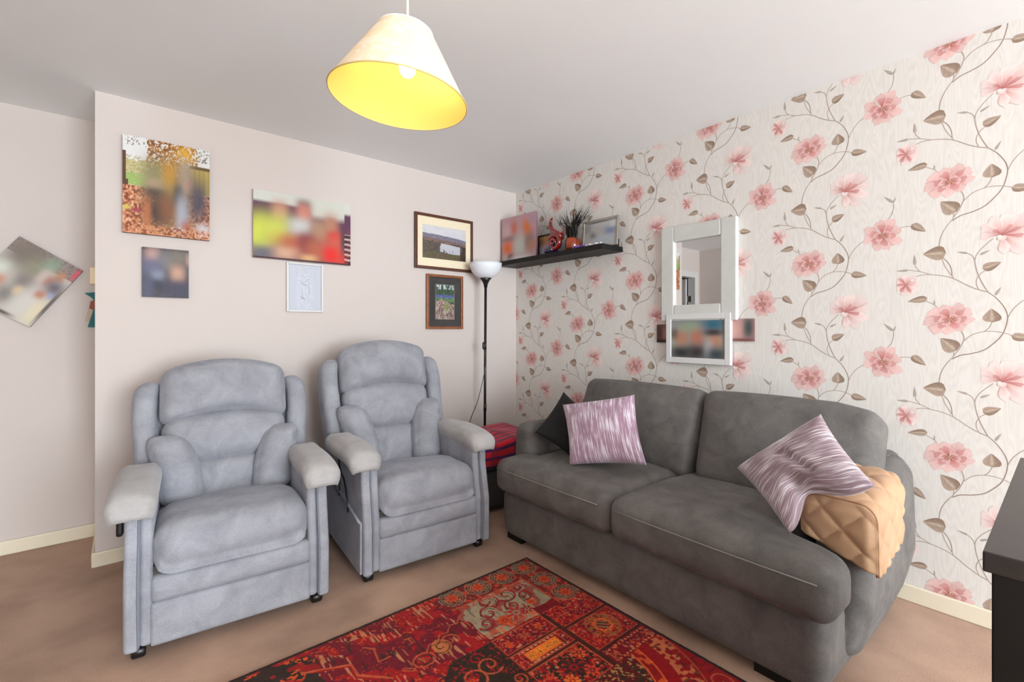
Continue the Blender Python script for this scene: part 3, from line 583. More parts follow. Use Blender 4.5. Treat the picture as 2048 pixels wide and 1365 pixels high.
def p_right(U, V):
    C = np.ones(U.shape+(3,))*lin((190, 150, 150))
    return blobs(U, V, C, [(.35, .55, .3, .35, (222, 176, 166), 1), (.85, .6, .12, .4, (76, 92, 88), 1), (.6, .05, .4, .06, (130, 70, 66), .9), (.1, .9, .1, .2, (200, 190, 192), .9)])
EPS = 0.0008
g0 = 'photo canvases on the pink wall'
canvas('canvas_picture', 0.377, 0.503, 0.03, p_autumn, (120, 70, 40), (-2.480, -EPS, 1.699), (0, 0, 0), 130, 170, 'tall photo canvas of people among orange autumn leaves, highest on the pink wall')
canvas('canvas_picture', 0.202, 0.262, 0.02, p_small, (60, 56, 60), (-2.489, -EPS, 1.370), (0, 0, 0), 60, 76, 'small dark photo canvas hung directly below the autumn leaves canvas')
canvas('canvas_picture', 0.584, 0.408, 0.03, p_purple, (196, 176, 176), (-1.781, -EPS, 1.629), (0, 0, 0), 150, 110, 'wide purple photo canvas with yellow, white and red clothes')
canvas('canvas_picture', 0.385, 0.385, 0.025, p_diamond, (70, 52, 46), (0, 0, 0), (0, 0, 0), 90, 90, 'square photo canvas hung as a diamond on the recessed wall at far left')
od = bpy.context.scene.objects['canvas_picture.003']
# corners of the diamond: top (-3.082,1.692) right (-2.84,1.531) bottom (-3.048,1.206): hung turned on its corner
dw, dh, da = 0.300, 0.385, math.radians(-33.5)
P, F, C = panel_geo(dw, dh, 0.025, 90, 110, p_diamond, (70, 52, 46))
for ob in (od,):
    me = ob.data; ob.data = bpy.data.meshes.new('canvas_picture')
    tmp = mesh('tmp', P, F, M['print'], smooth=False, cols=C); ob.data = tmp.data; bpy.data.objects.remove(tmp); bpy.data.meshes.remove(me)
ca, sa = math.cos(da), math.sin(da)
ob = od; rx_, rz_ = -2.842, 1.531                        # right corner = local (dw/2, dh)
ob.rotation_euler = (0, -da, 0)
lx, lz = dw/2, dh
ob.location = (rx_-(lx*ca-lz*sa), YR-EPS, rz_-(lx*sa+lz*ca))
framed('picture_frame', 0.222, 0.312, 0.02, 0.012, M['white'], True, p_window_reflection, 70, 90, (-1.774, -EPS, 1.309), (0, 0, 0), 'slim white frame with a pale window reflection painted on its print, below the purple canvas', mount_mat=None, glass=M['pane_low'])
framed('picture_frame', 0.524, 0.420, 0.022, 0.022, M['brownframe'], True, p_land, 120, 90, (-0.739, -EPS, 1.660), (0, 0, 0), 'mahogany framed lake and hills landscape with a wide cream mount', mount_mat=M['mat_cream'], mw=(0.044, 0.062))
framed('picture_frame', 0.330, 0.422, 0.022, 0.020, M['oakframe'], True, p_forest, 70, 110, (-0.737, -EPS, 1.202), (0, 0, 0), 'orange-brown framed woodland picture with a dark mount under the landscape', mount_mat=M['mat_dark'], mw=(0.058, 0.055))

# things at the end of the recess wall
tag(bevel(mesh('wall_box', *box((-2.815, YR-0.03, 1.458), (-2.778, YR-0.0008, 1.556)), M['creamplastic'], smooth=False), 0.004), 'small cream plastic box on the recessed wall beside the pink wall edge', 'wall box')
st = empty('hanging_decoration', (-2.80, YR-0.004, 1.30), 0, 'teal and brown hanging card star half hidden behind the wall edge', 'decoration')
def card(pts, mt, nm, y):
    n = len(pts); V = [(x, y, z) for x, z in pts]+[(x, y-0.003, z) for x, z in pts]
    mesh(nm, V, [tuple(range(n)), tuple(range(2*n-1, n-1, -1))]+[(i, n+i, n+(i+1) % n, (i+1) % n) for i in range(n)], mt, st, smooth=False)
card([(-0.038, 0.106), (0.018, 0.115), (0.018, 0.045), (-0.008, 0.082)], M['teal'], 'upper_point', 0)
card([(-0.012, 0.06), (0.02, 0.075), (0.022, -0.02), (-0.020, 0.005)], M['brick'], 'middle_band', 0.0005)
card([(-0.02, 0.02), (0.02, 0.0), (0.02, -0.06), (-0.036, -0.055)], M['beige'], 'tassel', -0.003)
card([(0.0, 0.01), (0.02, 0.02), (0.02, -0.09), (-0.024, -0.09)], M['teal'], 'lower_point', -0.0035)

# ------------------------------------------------------------------ mirror and photos on the flowered wall
RW = (0, 0, -PI/2)                                       # hung on wall_right: local -y looks to -x
mt_ = empty('wall_mirror', (-EPS, -1.708, 1.250), 0, 'rectangular mirror in a broad white painted wooden frame', 'mirror'); mt_.rotation_euler = RW
mw_, mh_ = 0.474, 0.585; il, ir, ib, it = 0.087, 0.090, 0.098, 0.094
def fr_prism(x0, x1, z0, z1): return box((x0, -0.035, z0), (x1, 0, z1))
fo = mesh('frame', *join(fr_prism(-mw_/2, -mw_/2+il, 0, mh_), fr_prism(mw_/2-ir, mw_/2, 0, mh_), fr_prism(-mw_/2+il, mw_/2-ir, 0, ib), fr_prism(-mw_/2+il, mw_/2-ir, mh_-it, mh_)), M['wframe'], mt_, smooth=False); bevel(fo, 0.006, 3)
mesh('mirror_glass', *box((-mw_/2+il-0.004, -0.016, ib-0.004), (mw_/2-ir+0.004, -0.012, mh_-it+0.004)), M['mirror'], mt_, smooth=False)
framed('photo_frame', 0.405, 0.300, 0.030, 0.034, M['white'], True, p_trio, 80, 60, (-0.012, -1.712, 0.945+0.048), (0, 0, -PI/2), 'white framed photo of three faces hung below the mirror', 'photo frame', face=0.8)
canvas('canvas_picture', 0.19, 0.115, 0.012, p_left, (60, 40, 38), (-EPS, -1.52, 1.115), RW, 40, 30, 'small brown photo print peeping out left of the white framed photo')
canvas('canvas_picture', 0.19, 0.125, 0.012, p_right, (120, 80, 76), (-EPS, -1.935, 1.132), RW, 40, 30, 'small pinkish photo print peeping out right of the white framed photo')

# ------------------------------------------------------------------ shelf and what stands on it
SZ = 1.772
tag(bevel(mesh('wall_shelf', *box((-0.222, -1.150, SZ-0.036), (-0.0012, -0.018, SZ)), M['blackwood'], smooth=False), 0.002), 'black floating shelf on the flowered wall in the corner', 'shelf')
canvas('canvas_picture', 0.40, 0.365, 0.02, p_shelf, (150, 112, 118), (-0.155, -0.235, SZ+0.0005), (0, 0, -PI/2+0.06), 70, 60, 'pink photo canvas with orange figures standing at the left end of the shelf')
f1 = framed('photo_frame', 0.20, 0.175, 0.014, 0.012, M['black'], True, p_shelf_small, 40, 36, (-0.105, -0.508, SZ+0.0005), (0, 0, -PI/2), 'small black framed photo on the shelf behind the swirled glass ornament', 'photo frame')
f2 = framed('photo_frame', 0.315, 0.205, 0.014, 0.013, M['silver'], True, p_group, 60, 40, (-0.085, -1.018, SZ+0.002), (-0.06, 0, -PI/2), 'silver framed group photo at the right end of the black shelf', 'photo frame')
mesh('stand', *box((0.115, 0.004, 0.0), (0.125, 0.05, 0.055)), M['black'], f2, smooth=False)
# glass swirl ornament with a curling red horn
orn = empty('glass_ornament', (-0.165, -0.640, SZ), 0, 'purple and red swirled glass ornament with a curling red horn', 'ornament')
mesh('glass_base', *rbox((0.045, 0.05, 0.033), 0.03, res=0.01, c=(0, 0.035, 0.034)), M['glasspurp'], orn)
sw = []
for i in range(70):
    a = i/69*4.6*PI/2*1.25; r = 0.064-0.047*i/69; sw.append((-0.012-0.016*i/69, -0.02+r*math.cos(a+0.5), 0.078+r*math.sin(a+0.5)))
mesh('glass_swirl', *tube(sw, [0.019-0.009*i/69 for i in range(70)], 14), M['glassred'], orn)
mesh('glass_disc', *lathe([(0.0001, -0.016), (0.045, -0.014), (0.052, 0), (0.045, 0.014), (0.0001, 0.016)], 28), M['glasspurp'], orn)
gd = [o for o in orn.children if o.name.startswith('glass_disc')][0]; gd.rotation_euler = (0, PI/2, 0); gd.location = (0.008, -0.02, 0.078)
hp = catmull([(0.0, -0.082, 0.120), (0.0, -0.06, 0.125), (0, -0.03, 0.150), (0, 0.02, 0.185), (0, 0.038, 0.225), (0, 0.035, 0.255), (0, 0.02, 0.272)], 6)
mesh('glass_horn', *tube([tuple(p) for p in hp], [0.026*(1-0.8*(i/(len(hp)-1)))+0.002 for i in range(len(hp))], 12), M['glassred'], orn)
# pot with spiky dark grass
pl = empty('potted_plant', (-0.125, -0.792, SZ), 0, 'spiky dark artificial grass in a glossy orange pot on the shelf', 'plant')
mesh('pot', *lathe([(0.0001, 0.001), (0.046, 0.001), (0.054, 0.03), (0.056, 0.06), (0.050, 0.088), (0.047, 0.097), (0.043, 0.097), (0.044, 0.08), (0.0001, 0.078)], 36), M['terracotta'], pl)
bv, bf = [], []
rs = np.random.RandomState(3)
for i in range(130):
    a = rs.rand()*2*PI; lean = 0.1+0.75*rs.rand()**0.8; ln = 0.16+0.15*rs.rand(); b0 = np.array((0.02*rs.randn()*0.7, 0.02*rs.randn()*0.7, 0.078)); d = np.array((math.cos(a)*0.55, math.sin(a), 0)); w = 0.0042+0.003*rs.rand(); sd = np.array((-d[1], d[0], 0)); n0 = len(bv)
    for k in range(6):
        t = k/5; p = b0+d*ln*lean*t*(0.6+0.55*t)+np.array((0, 0, ln*(t-0.30*lean*t*t*1.4))); ww = w*(1-t)**0.7+0.0003
        p[0] = min(p[0], 0.10)
        if p[2] < 0.29: p[1] = min(p[1], 0.115)
        if p[2] < 0.20: p[1] = max(min(p[1], 0.05), -0.058)
        if p[1] < -0.04: p[0] = min(p[0], -0.012)
        bv += [p-sd*ww, p+sd*ww, p+np.array((0, 0, 0.0012))+d*0.0012]
    for k in range(5):
        q = n0+3*k
        bf += [(q, q+1, q+4, q+3), (q+1, q+2, q+5, q+4), (q+2, q, q+3, q+5)]
mesh('grass_blades', bv, bf, M['leaf'], pl, smooth=False)['kind'] = 'stuff'
# bead strings lying in front of the silver frame
def beads(pts, r, mt, label):
    parts = []
    for p in pts:
        bm = bmesh.new(); bmesh.ops.create_icosphere(bm, subdivisions=2, radius=r); parts.append((np.array([tuple(v.co) for v in bm.verts])+np.array(p), [tuple(v.index for v in f.verts) for f in bm.faces])); bm.free()
    return tag(mesh('bead_string', *join(*parts), mt), label, 'beads')
beads([(-0.206+0.008*math.sin(i*1.1), -0.875-i*0.0105, SZ+0.0085+0.004*(i % 2)) for i in range(11)], 0.008, M['beadpurp'], 'string of purple beads on the shelf beside the orange pot')
beads([(-0.204+0.008*math.sin(i*1.3), -0.995-i*0.0105, SZ+0.0085) for i in range(13)], 0.008, M['glassclear'], 'string of clear beads on the shelf in front of the silver frame')

# ------------------------------------------------------------------ pendant lamp
pd_ = empty('pendant_lamp', (-2.020, -1.839, 1.890), 0, 'lit pendant lamp with a cream damask shade and yellow lining', 'lamp')
tilt = Matrix.Rotation(math.radians(5.2), 4, Vector((0.7688*0+0.6394, 0.7688, 0)))
RB, RT, SH = 0.2045, 0.082, 0.206
def cone(r0, r1, z0, z1, n=64, m=6):
    return lathe([(r0+(r1-r0)*i/m, z0+(z1-z0)*i/m) for i in range(m+1)], n)
so = mesh('lamp_shade', *cone(RB, RT, 0, SH), M['shade_out'], pd_)
si = mesh('shade_lining', *cone(RB-0.0015, RT-0.0015, 0.0005, SH-0.0005), M['shade_in'], so)
for z, r in ((0.0, RB), (SH, RT)):
    tb = mesh('shade_trim', *tube([((r)*math.cos(2*PI*i/64), (r)*math.sin(2*PI*i/64), z) for i in range(64)], 0.0022, 6, closed=True), M['cord'] if z else mat('gold_trim', L(214, 190, 130), 0.5), so)
sp_ = [tube([(0, 0, SH-0.02), (RT*math.cos(a), RT*math.sin(a), SH-0.005)], 0.0015, 6) for a in (0, 2*PI/3, 4*PI/3)]
mesh('shade_spider', *join(*sp_), M['cord'], so)
so.matrix_local = tilt
mesh('bulb_holder', *lathe([(0.0001, 0.215), (0.012, 0.215), (0.019, 0.20), (0.019, 0.150), (0.0001, 0.150)], 24, c=(0.02, -0.015, 0)), M['cord'], pd_)
mesh('bulb', *lathe([(0.0001, 0.072), (0.014, 0.074), (0.023, 0.085), (0.026, 0.100), (0.023, 0.118), (0.015, 0.135), (0.013, 0.150), (0.0001, 0.150)], 28, c=(0.02, -0.015, 0)), M['bulb'], pd_)
mesh('cord', *tube([(0.02, -0.015, 0.21), (0.02, -0.015, H-1.89-0.02)], 0.0035, 10), M['cord'], pd_)
mesh('ceiling_rose', *lathe([(0.0001, 0), (0.012, 0), (0.045, 0.018), (0.05, 0.0295), (0.0001, 0.0295)], 32, c=(0.02, -0.015, H-1.89-0.0305)), M['cord'], pd_)

# ------------------------------------------------------------------ floor lamp
fl = empty('floor_lamp', (-0.452, -0.160, 0), 0, 'slim black uplighter floor lamp with a white bowl shade in the corner', 'lamp')
mesh('base', *lathe([(0.0001, 0.001), (0.118, 0.001), (0.12, 0.012), (0.10, 0.022), (0.02, 0.03), (0.012, 0.05), (0.0001, 0.05)], 40), M['blackmetal'], fl)
mesh('pole', *tube([(-0.01, 0, 0.03), (-0.006, 0, 0.8), (0, 0, 1.56)], 0.0105, 14), M['blackmetal'], fl)
for z in (0.55, 1.04): mesh('pole_joint', *tube([(-0.0065, 0, z), (-0.0055, 0, z+0.06)], 0.0125, 12), M['blackmetal'], fl)
mesh('cone', *lathe([(0.0001, 1.530), (0.012, 1.530), (0.018, 1.56), (0.03, 1.585), (0.052, 1.612), (0.0001, 1.612)], 32), M['blackmetal'], fl)
mesh('bowl_shade', *lathe([(0.0001, 1.606), (0.05, 1.608), (0.085, 1.628), (0.112, 1.66), (0.127, 1.70), (0.130, 1.726), (0.126, 1.726), (0.122, 1.70), (0.108, 1.664), (0.08, 1.634), (0.0001, 1.618)], 48), M['bowl'], fl)
mesh('switch', *rbox((0.009, 0.010, 0.028), 0.006, n=(6, 6, 8), c=(-0.024, -0.006, 1.07)), M['black'], fl)
cp = catmull([(-0.024, -0.006, 1.045), (-0.012, -0.01, 0.99), (-0.014, -0.012, 0.90), (-0.045, -0.01, 0.76), (-0.085, 0.0, 0.62), (-0.13, 0.02, 0.50), (-0.17, 0.05, 0.30), (-0.19, 0.07, 0.02)], 5)
mesh('cable', *tube([tuple(p) for p in cp], 0.0028, 8), M['black'], fl)

# ------------------------------------------------------------------ recliner armchairs
def recliner(loc, rz, label, db, dh, pocket, da):
    """db raises the lumbar part, dh the headrest, da the arms"""
    t = empty('recliner_armchair', loc, rz, label, 'armchair', None)
    ve, vp = M['velour'], M['velour_pale']
    th = math.atan(0.27); s_, c_ = math.sin(th), math.cos(th); y0, z0 = 0.545, 0.375
    def back(P):                                      # (x, toward the sitter, up the back) -> chair space
        Q = np.empty_like(P); Q[:, 0] = P[:, 0]; Q[:, 1] = y0+P[:, 2]*s_-P[:, 1]*c_; Q[:, 2] = z0+P[:, 2]*c_+P[:, 1]*s_; return Q
    mesh('base', *box((-0.262, 0.03, 0.075), (0.262, 0.66, 0.33)), M['sofa_dark'], t, smooth=False)
    # arms: shaped side panels
    for sx in (-1, 1):
        zt = 0.565+da
        prof = [(0.0, 0.05), (-0.003, 0.28), (0.018, 0.38), (0.036, 0.47), (0.04, zt), (0.30, zt+0.01), (0.62, zt-0.02), (0.70, 0.50), (0.74, 0.30), (0.74, 0.06)]
        a, b = sorted((sx*0.299, sx*0.345))
        sp = mesh('side_panel', *prism(prof, a, b), ve, t, smooth=True); m = bevel(sp, 0.014, 4)
        sp.data.polygons.foreach_set('use_smooth', np.full(len(sp.data.polygons), True)); sp.modifiers['bevel'].harden_normals = True
        pr2 = [(0.012, 0.055), (0.010, 0.28), (0.028, 0.38), (0.040, 0.47), (0.05, zt-0.004), (0.30, zt), (0.62, zt-0.03), (0.72, 0.30), (0.72, 0.07)]
        a, b = sorted((sx*0.262, sx*0.302))
        ip = mesh('inner_arm', *prism(pr2, a, b), ve, t, smooth=True); bevel(ip, 0.016, 4); ip.modifiers['bevel'].harden_normals = True
        pp = [(sx*0.303, y-0.0015, z) for y, z in [(0.004, 0.06), (-0.001, 0.16), (-0.002, 0.28), (0.018, 0.38), (0.036, 0.47), (0.041, zt-0.01)]]
        mesh('piping', *tube([tuple(p) for p in catmull(pp, 5)], 0.0035, 8), M['piping'], sp)
        def dm(P, S, sx=sx):
            P = P.copy(); u = P[:, 1]                       # sag at the front, wrap down over the panel
            f = np.clip((-0.10-u)/0.16, 0, 1)
            P[:, 2] -= 0.040*f**2; P[:, 0] *= 1+0.06*f
            P[:, 2] -= 0.03*np.clip(-S[:, 2], 0, 1)*(np.abs(S[:, 0])**3)*0.6
            P[:, 2] += 0.006*np.sin(22*u+3*P[:, 0]*10)*(S[:, 2] > 0)*0.5
            return P
        ap = mesh('arm_pad', *rbox((0.072, 0.245, 0.040), 0.038, res=0.014, bulge=(0.006, 0.012, 0.010), c=(sx*0.326, 0.252, 0.574+da), deform=dm), vp, t)
        ap['label'] = 'paler worn padded arm top'
    # seat, roll over the front
    def seat(P, S):
        P = P.copy(); y = P[:, 1]
        up = np.clip(S[:, 2], 0, 1)
        P[:, 2] += up*(-0.055*np.clip((y+0.04)/0.30, 0, 1)+0.012*np.cos(P[:, 0]*5))
        P[:, 1] -= 0.010*(1-S[:, 2]**2)*(S[:, 1] < -0.3)*(1-np.abs(S[:, 0])**4)
        lo = np.clip(-S[:, 2]-0.2, 0, 1)/0.8; P[:, 1] = np.where(S[:, 1] < -0.6, P[:, 1]*(1-lo)+(-0.272)*lo, P[:, 1])
        for i in range(len(P)):
            if S[i, 2] > 0.2: P[i, 2] += 0.005*n3(P[i]+np.array((loc[0], 0, 0)), 8)+0.0025*n3(P[i]+np.array((loc[0], 0, 0)), 22)
        return P
    mesh('seat_cushion', *rbox((0.268, 0.275, 0.086), 0.075, res=0.02, c=(0, 0.270, 0.388), deform=seat), ve, t)
    mesh('footrest_pad', *rbox((0.270, 0.05, 0.049), 0.022, res=0.014, bulge=(0, 0.010, 0), c=(0, 0.052, 0.253)), ve, t)
    mesh('front_panel', *rbox((0.270, 0.03, 0.078), 0.010, res=0.016, bulge=(0, 0.004, 0), c=(0, 0.036, 0.128)), ve, t)
    # back
    hz = 0.085*0+dh
    top = (0.93+hz-z0)/c_
    mesh('backrest_frame', *(lambda v, f: (back(v), f))(*rbox((0.325, 0.055, (0.54+hz)/2+0.06), 0.05, res=0.03, c=(0, -0.105, top-(0.54+hz)/2-0.05))), ve, t)
    for sx in (-1, 1):
        zb, zt = 0.50, 0.945+hz*0.9
        hh = (zt-zb)/2/c_
        def wd(P, S, sx=sx):
            P = P.copy(); k = np.clip(S[:, 2], 0, 1); P[:, 0] -= sx*0.020*k**3; P[:, 1] -= 0.02*k**3; P[:, 0] += sx*0.008*np.sin(2.5*S[:, 2]); return P
        mesh('wing', *(lambda v, f: (back(v), f))(*rbox((0.047, 0.078, hh), 0.042, res=0.018, c=(sx*0.322, -0.018, (zb-z0)/c_+hh), deform=wd)), ve, t)
    def arch(k, sag, wr):
        def f(P, S):
            P = P.copy(); xx = (P[:, 0]/0.27)**2
            P[:, 2] += k*(1-xx)
            P[:, 1] += -0.02*xx
            if wr:
                for i in range(len(P)):
                    e = abs(S[i, 0])
                    if S[i, 1] > 0: P[i, 1] += 0.011*e**2*math.sin(70*P[i, 2]+4*P[i, 0]*6)*max(0, n3((P[i, 0]*2, P[i, 2]*3, sx_), 3)+0.4)
            return P
        return f
    sx_ = 0.3+db
    sb, stp = (0.725+dh*0.97-z0)/c_, (0.985+dh-z0)/c_
    mesh('headrest', *(lambda v, f: (back(v), f))(*rbox((0.270, 0.082, (stp-sb)/2), 0.055, res=0.017, bulge=(0, 0.044, 0), c=(0, 0.024, (sb+stp)/2), deform=arch(0.052, 0, True))), ve, t)
    lb, lt = (0.575+db-z0)/c_, (0.735+dh-z0)/c_
    mesh('upper_back_cushion', *(lambda v, f: (back(v), f))(*rbox((0.262, 0.075, (lt-lb)/2+0.012), 0.05, res=0.018, bulge=(0, 0.042, 0), c=(0, 0.0, (lb+lt)/2+0.004), deform=arch(0.05, 0, False) if False else (lambda P, S: np.stack([P[:, 0], P[:, 1], P[:, 2]+0.045*(1-(P[:, 0]/0.27)**2)*np.clip(S[:, 2]*0.5+0.5, 0, 1)-0.02*(1-(P[:, 0]/0.27)**2)*np.clip(0.5-S[:, 2]*0.5, 0, 1)], 1)))), ve, t)
    b0, b1 = (0.36-z0)/c_, (0.578+db-z0)/c_
    mesh('lower_back_cushion', *(lambda v, f: (back(v), f))(*rbox((0.262, 0.075, (b1-b0)/2), 0.045, res=0.02, bulge=(0, 0.030, 0), c=(0, -0.004, (b0+b1)/2))), ve, t)
    for sx in (-1, 1):
        hb = (0.690+db*1.2-0.375)/2/c_; cz = (0.375-z0)/c_+hb
        def bo(P, S, sx=sx):
            P = P.copy(); k = S[:, 2]
            P[:, 0] *= np.where(k > 0, 1-0.12*k**2, 1-0.06*k**2)
            P[:, 0] += -sx*0.040*(0.5-0.5*k)+sx*0.030*k*(k > 0)      # leans inwards towards the seat
            P[:, 1] += 0.045*(0.5-0.5*k)
            for i in range(len(P)):
                if k[i] > 0.1: P[i, 1] += 0.009*math.sin(85*P[i, 2]+25*sx*P[i, 0]+2*sx)*max(0, sx*S[i, 0])
            return P
        mesh('side_bolster', *(lambda v, f: (back(v), f))(*rbox((0.088, 0.062, hb), 0.058, res=0.016, bulge=(0, 0.020, 0), c=(sx*0.215, 0.075, cz), deform=bo)), ve, t)
    # castors
    for x, y in ((-0.305, 0.075), (0.305, 0.075), (-0.305, 0.66), (0.305, 0.66)):
        ca = mesh('castor', *join(box((x-0.022, y-0.022, 0.046), (x+0.022, y+0.022, 0.062)), tube([(x-0.006, y, 0.05), (x-0.006, y, 0.03)], 0.010, 10)), M['black'], t, smooth=False)
        mesh('wheel', *tube([(x-0.021, y-0.012, 0.0235), (x-0.016, y-0.012, 0.0235), (x+0.016, y-0.012, 0.0235), (x+0.021, y-0.012, 0.0235)], [0.018, 0.023, 0.023, 0.018], 20), M['black'], ca)
    # side pocket for the handset, with its lead
    if not pocket:
        mesh('handset', *rbox((0.010, 0.020, 0.036), 0.008, n=(5, 6, 10), c=(-0.358, 0.065, 0.492)), M['black'], t); return t
    pk = [(0.02, 0.06), (0.018, 0.30), (0.10, 0.315), (0.60, 0.40), (0.66, 0.40), (0.66, 0.07)]
    po = mesh('side_pocket', *prism(pk, -0.357, -0.3455), ve, t); bevel(po, 0.004, 3); po.modifiers['bevel'].harden_normals = True
    mesh('pocket_hem', *tube([(-0.359, 0.018, 0.302), (-0.360, 0.10, 0.318), (-0.360, 0.60, 0.402)], 0.0055, 8), ve, po)
    if True:
        c1 = catmull([(-0.350, 0.40, 0.55), (-0.356, 0.34, 0.47), (-0.358, 0.27, 0.44), (-0.362, 0.20, 0.36), (-0.362, 0.19, 0.30)], 5)
        c2 = catmull([(-0.350, 0.42, 0.55), (-0.356, 0.36, 0.50), (-0.358, 0.345, 0.42), (-0.362, 0.34, 0.34)], 5)
        mesh('handset_cable', *join(tube([tuple(p) for p in c1], 0.004, 8), tube([tuple(p) for p in c2], 0.004, 8)), M['black'], t)
    return t
recliner((-2.322, -1.0565, 0), -0.088, 'wide pale grey velour recliner at the left, nearest the recessed wall', 0.0, 0.0, False, 0.0)
recliner((-1.471, -1.087, 0), -0.068, 'taller pale grey velour recliner between the other recliner and the sofa', 0.045, 0.082, True, 0.022)

# ------------------------------------------------------------------ sofa
sofa = empty('sofa', (-0.5, -1.87, 0), 0, 'charcoal grey two-seater sofa along the flowered wall', 'sofa')
so_ = np.array((-0.5, -1.87, 0.0))
def S_(name, vf, mt=None, p=sofa):
    v, f = vf; return mesh(name, v-so_, f, mt or M['sofa'], p)
def wr(amp, sc):
    def f(P, S):
        P = P.copy()
        for i in range(len(P)): P[i] += amp*n3(P[i], sc)*np.array((1, 0.4, 1))
        return P
    return f
def based(P, S):
    P = P.copy(); P[:, 1] += 0.02*np.where(S[:, 1] > 0, -1.0*(S[:, 2] < 0)*S[:, 2]**2, 0); return P
S_('base', rbox((0.46, 0.806, 0.128), 0.045, res=0.035, c=(-0.535, -1.846, 0.158), bulge=(0.004, 0, 0), deform=based))
def armd(sg):
    def f(P, S):
        P = P.copy(); out = S[:, 1]*sg > 0.3
        P[:, 1] += sg*0.012*np.sin(np.clip((S[:, 2]+1)/2, 0, 1)*PI)*out
        P[:, 1] -= sg*0.055*np.clip(-S[:, 2]-0.2, 0, 1)*out
        if sg < 0: P[:, 2] += 0.035*(P[:, 0]/0.36)*np.clip(S[:, 2], 0, 1)
        if sg < 0:
            w = np.clip(0.6-S[:, 2], 0, 1)*out*np.clip(S[:, 0]*0.5+0.9, 0, 1)
            P[:, 1] += -0.0075*np.sin(95*P[:, 0]+9*np.sin(9*P[:, 2]))*w*np.clip(-S[:, 0]+0.9, 0, 1)
        P[:, 2] += 0.012*(1-S[:, 1]**2)*(S[:, 2] > 0)
        return P
    return f
S_('arm', rbox((0.395, 0.076, 0.290), 0.05, res=0.018, c=(-0.475, -1.080, 0.343), deform=armd(1)))
S_('arm', rbox((0.36, 0.082, 0.285), 0.065, n=(64, 14, 30), c=(-0.430, -2.632, 0.335), deform=armd(-1)))
S_('back_frame', rbox((0.085, 0.80, 0.30), 0.05, res=0.04, c=(-0.115, -1.87, 0.37)))
def seatd(sg, yc):
    def f(P, S):
        P = P.copy()
        # narrow between the arms, full width at the front (T shaped)
        back_ = np.clip((P[:, 0]+0.20)/0.05, 0, 1); o = np.clip(S[:, 1]*sg, 0, 1)
        P[:, 1] -= sg*(0.105 if sg > 0 else 0.190)*o*back_
        P[:, 2] += 0.020*np.cos(S[:, 0]*1.3)*np.clip(S[:, 2], 0, 1)*(1-S[:, 1]**2*0.6)
        P[:, 2] -= 0.028*np.clip(S[:, 2], 0, 1)*np.clip((P[:, 0]-0.05)/0.3, 0, 1)*0.6
        P[:, 0] -= 0.012*(1-S[:, 2]**2)*(S[:, 0] < -0.8)*(1-S[:, 1]**4)
        for i in range(len(P)): P[i, 2] += 0.006*n3((P[i, 0], P[i, 1]+yc, P[i, 2]), 4)*(S[i, 2] > 0)
        return P
    return f
def seam(P0): return P0
for yc, hy, sg in ((-1.457, 0.397, 1), (-2.277, 0.418, -1)):
    sc_ = S_('seat_cushion', rbox((0.375, hy, 0.088), 0.055, res=0.022, c=(-0.690, yc, 0.380), deform=seatd(sg, yc), bulge=(0, 0.004, 0.01)))
    mesh('seam', *(lambda v, f: (v-so_, f))(*tube([(-1.070, yc-hy+0.04, 0.428), (-1.079, yc-hy*0.5, 0.43), (-1.081, yc, 0.43), (-1.079, yc+hy*0.5, 0.43), (-1.070, yc+hy-0.04, 0.428)], 0.0022, 6)), M['sofa_seam'], sc_)
tb = math.atan(0.34); cb, sb_ = math.cos(tb), math.sin(tb)
for yc, hy, sg in ((-1.488, 0.425, 1), (-2.292, 0.372, -1)):
    def bd(P, S, sg=sg, yc=yc):
        P = P.copy()
        k = np.clip(S[:, 2]*0.5+0.5, 0, 1)
        P[:, 2] += 0.012*(1-S[:, 1]**2)*(S[:, 2] > 0)
        if sg < 0: P[:, 2] -= 0.05*np.clip(-S[:, 1]-0.55, 0, 1)*(S[:, 2] > 0)
        if sg > 0: P[:, 1] -= 0.07*np.clip(S[:, 1], 0, 1)**2*k
        P[:, 1] += sg*0.02*(0.5-k)*np.clip(-S[:, 1]*sg, 0, 1)
        for i in range(len(P)):
            P[i, 0] += 0.009*n3((P[i, 0], P[i, 1]+yc, P[i, 2]), 5)+0.006*math.sin(60*P[i, 2]+20*P[i, 1])*max(0, abs(S[i, 1])-0.8)*3*(n3((0, yc, P[i, 2]), 6)+.3)
        x = P[:, 0]*cb+P[:, 2]*sb_; z = -P[:, 0]*sb_+P[:, 2]*cb
        P[:, 0] = x; P[:, 2] = z; return P
    S_('back_cushion', rbox((0.085, hy, 0.238), 0.058, res=0.022, bulge=(0.045, 0, 0), c=(-0.345, yc, 0.640), deform=bd))
for x, y in ((-0.93, -1.115), (-0.93, -2.48), (-0.15, -1.12), (-0.15, -2.55)):
    mesh('foot', *(lambda v, f: (v-so_, f))(*box((x-0.035, y-0.07, 0.001), (x+0.05, y+0.05, 0.04))), M['blackwood'], sofa, smooth=False)

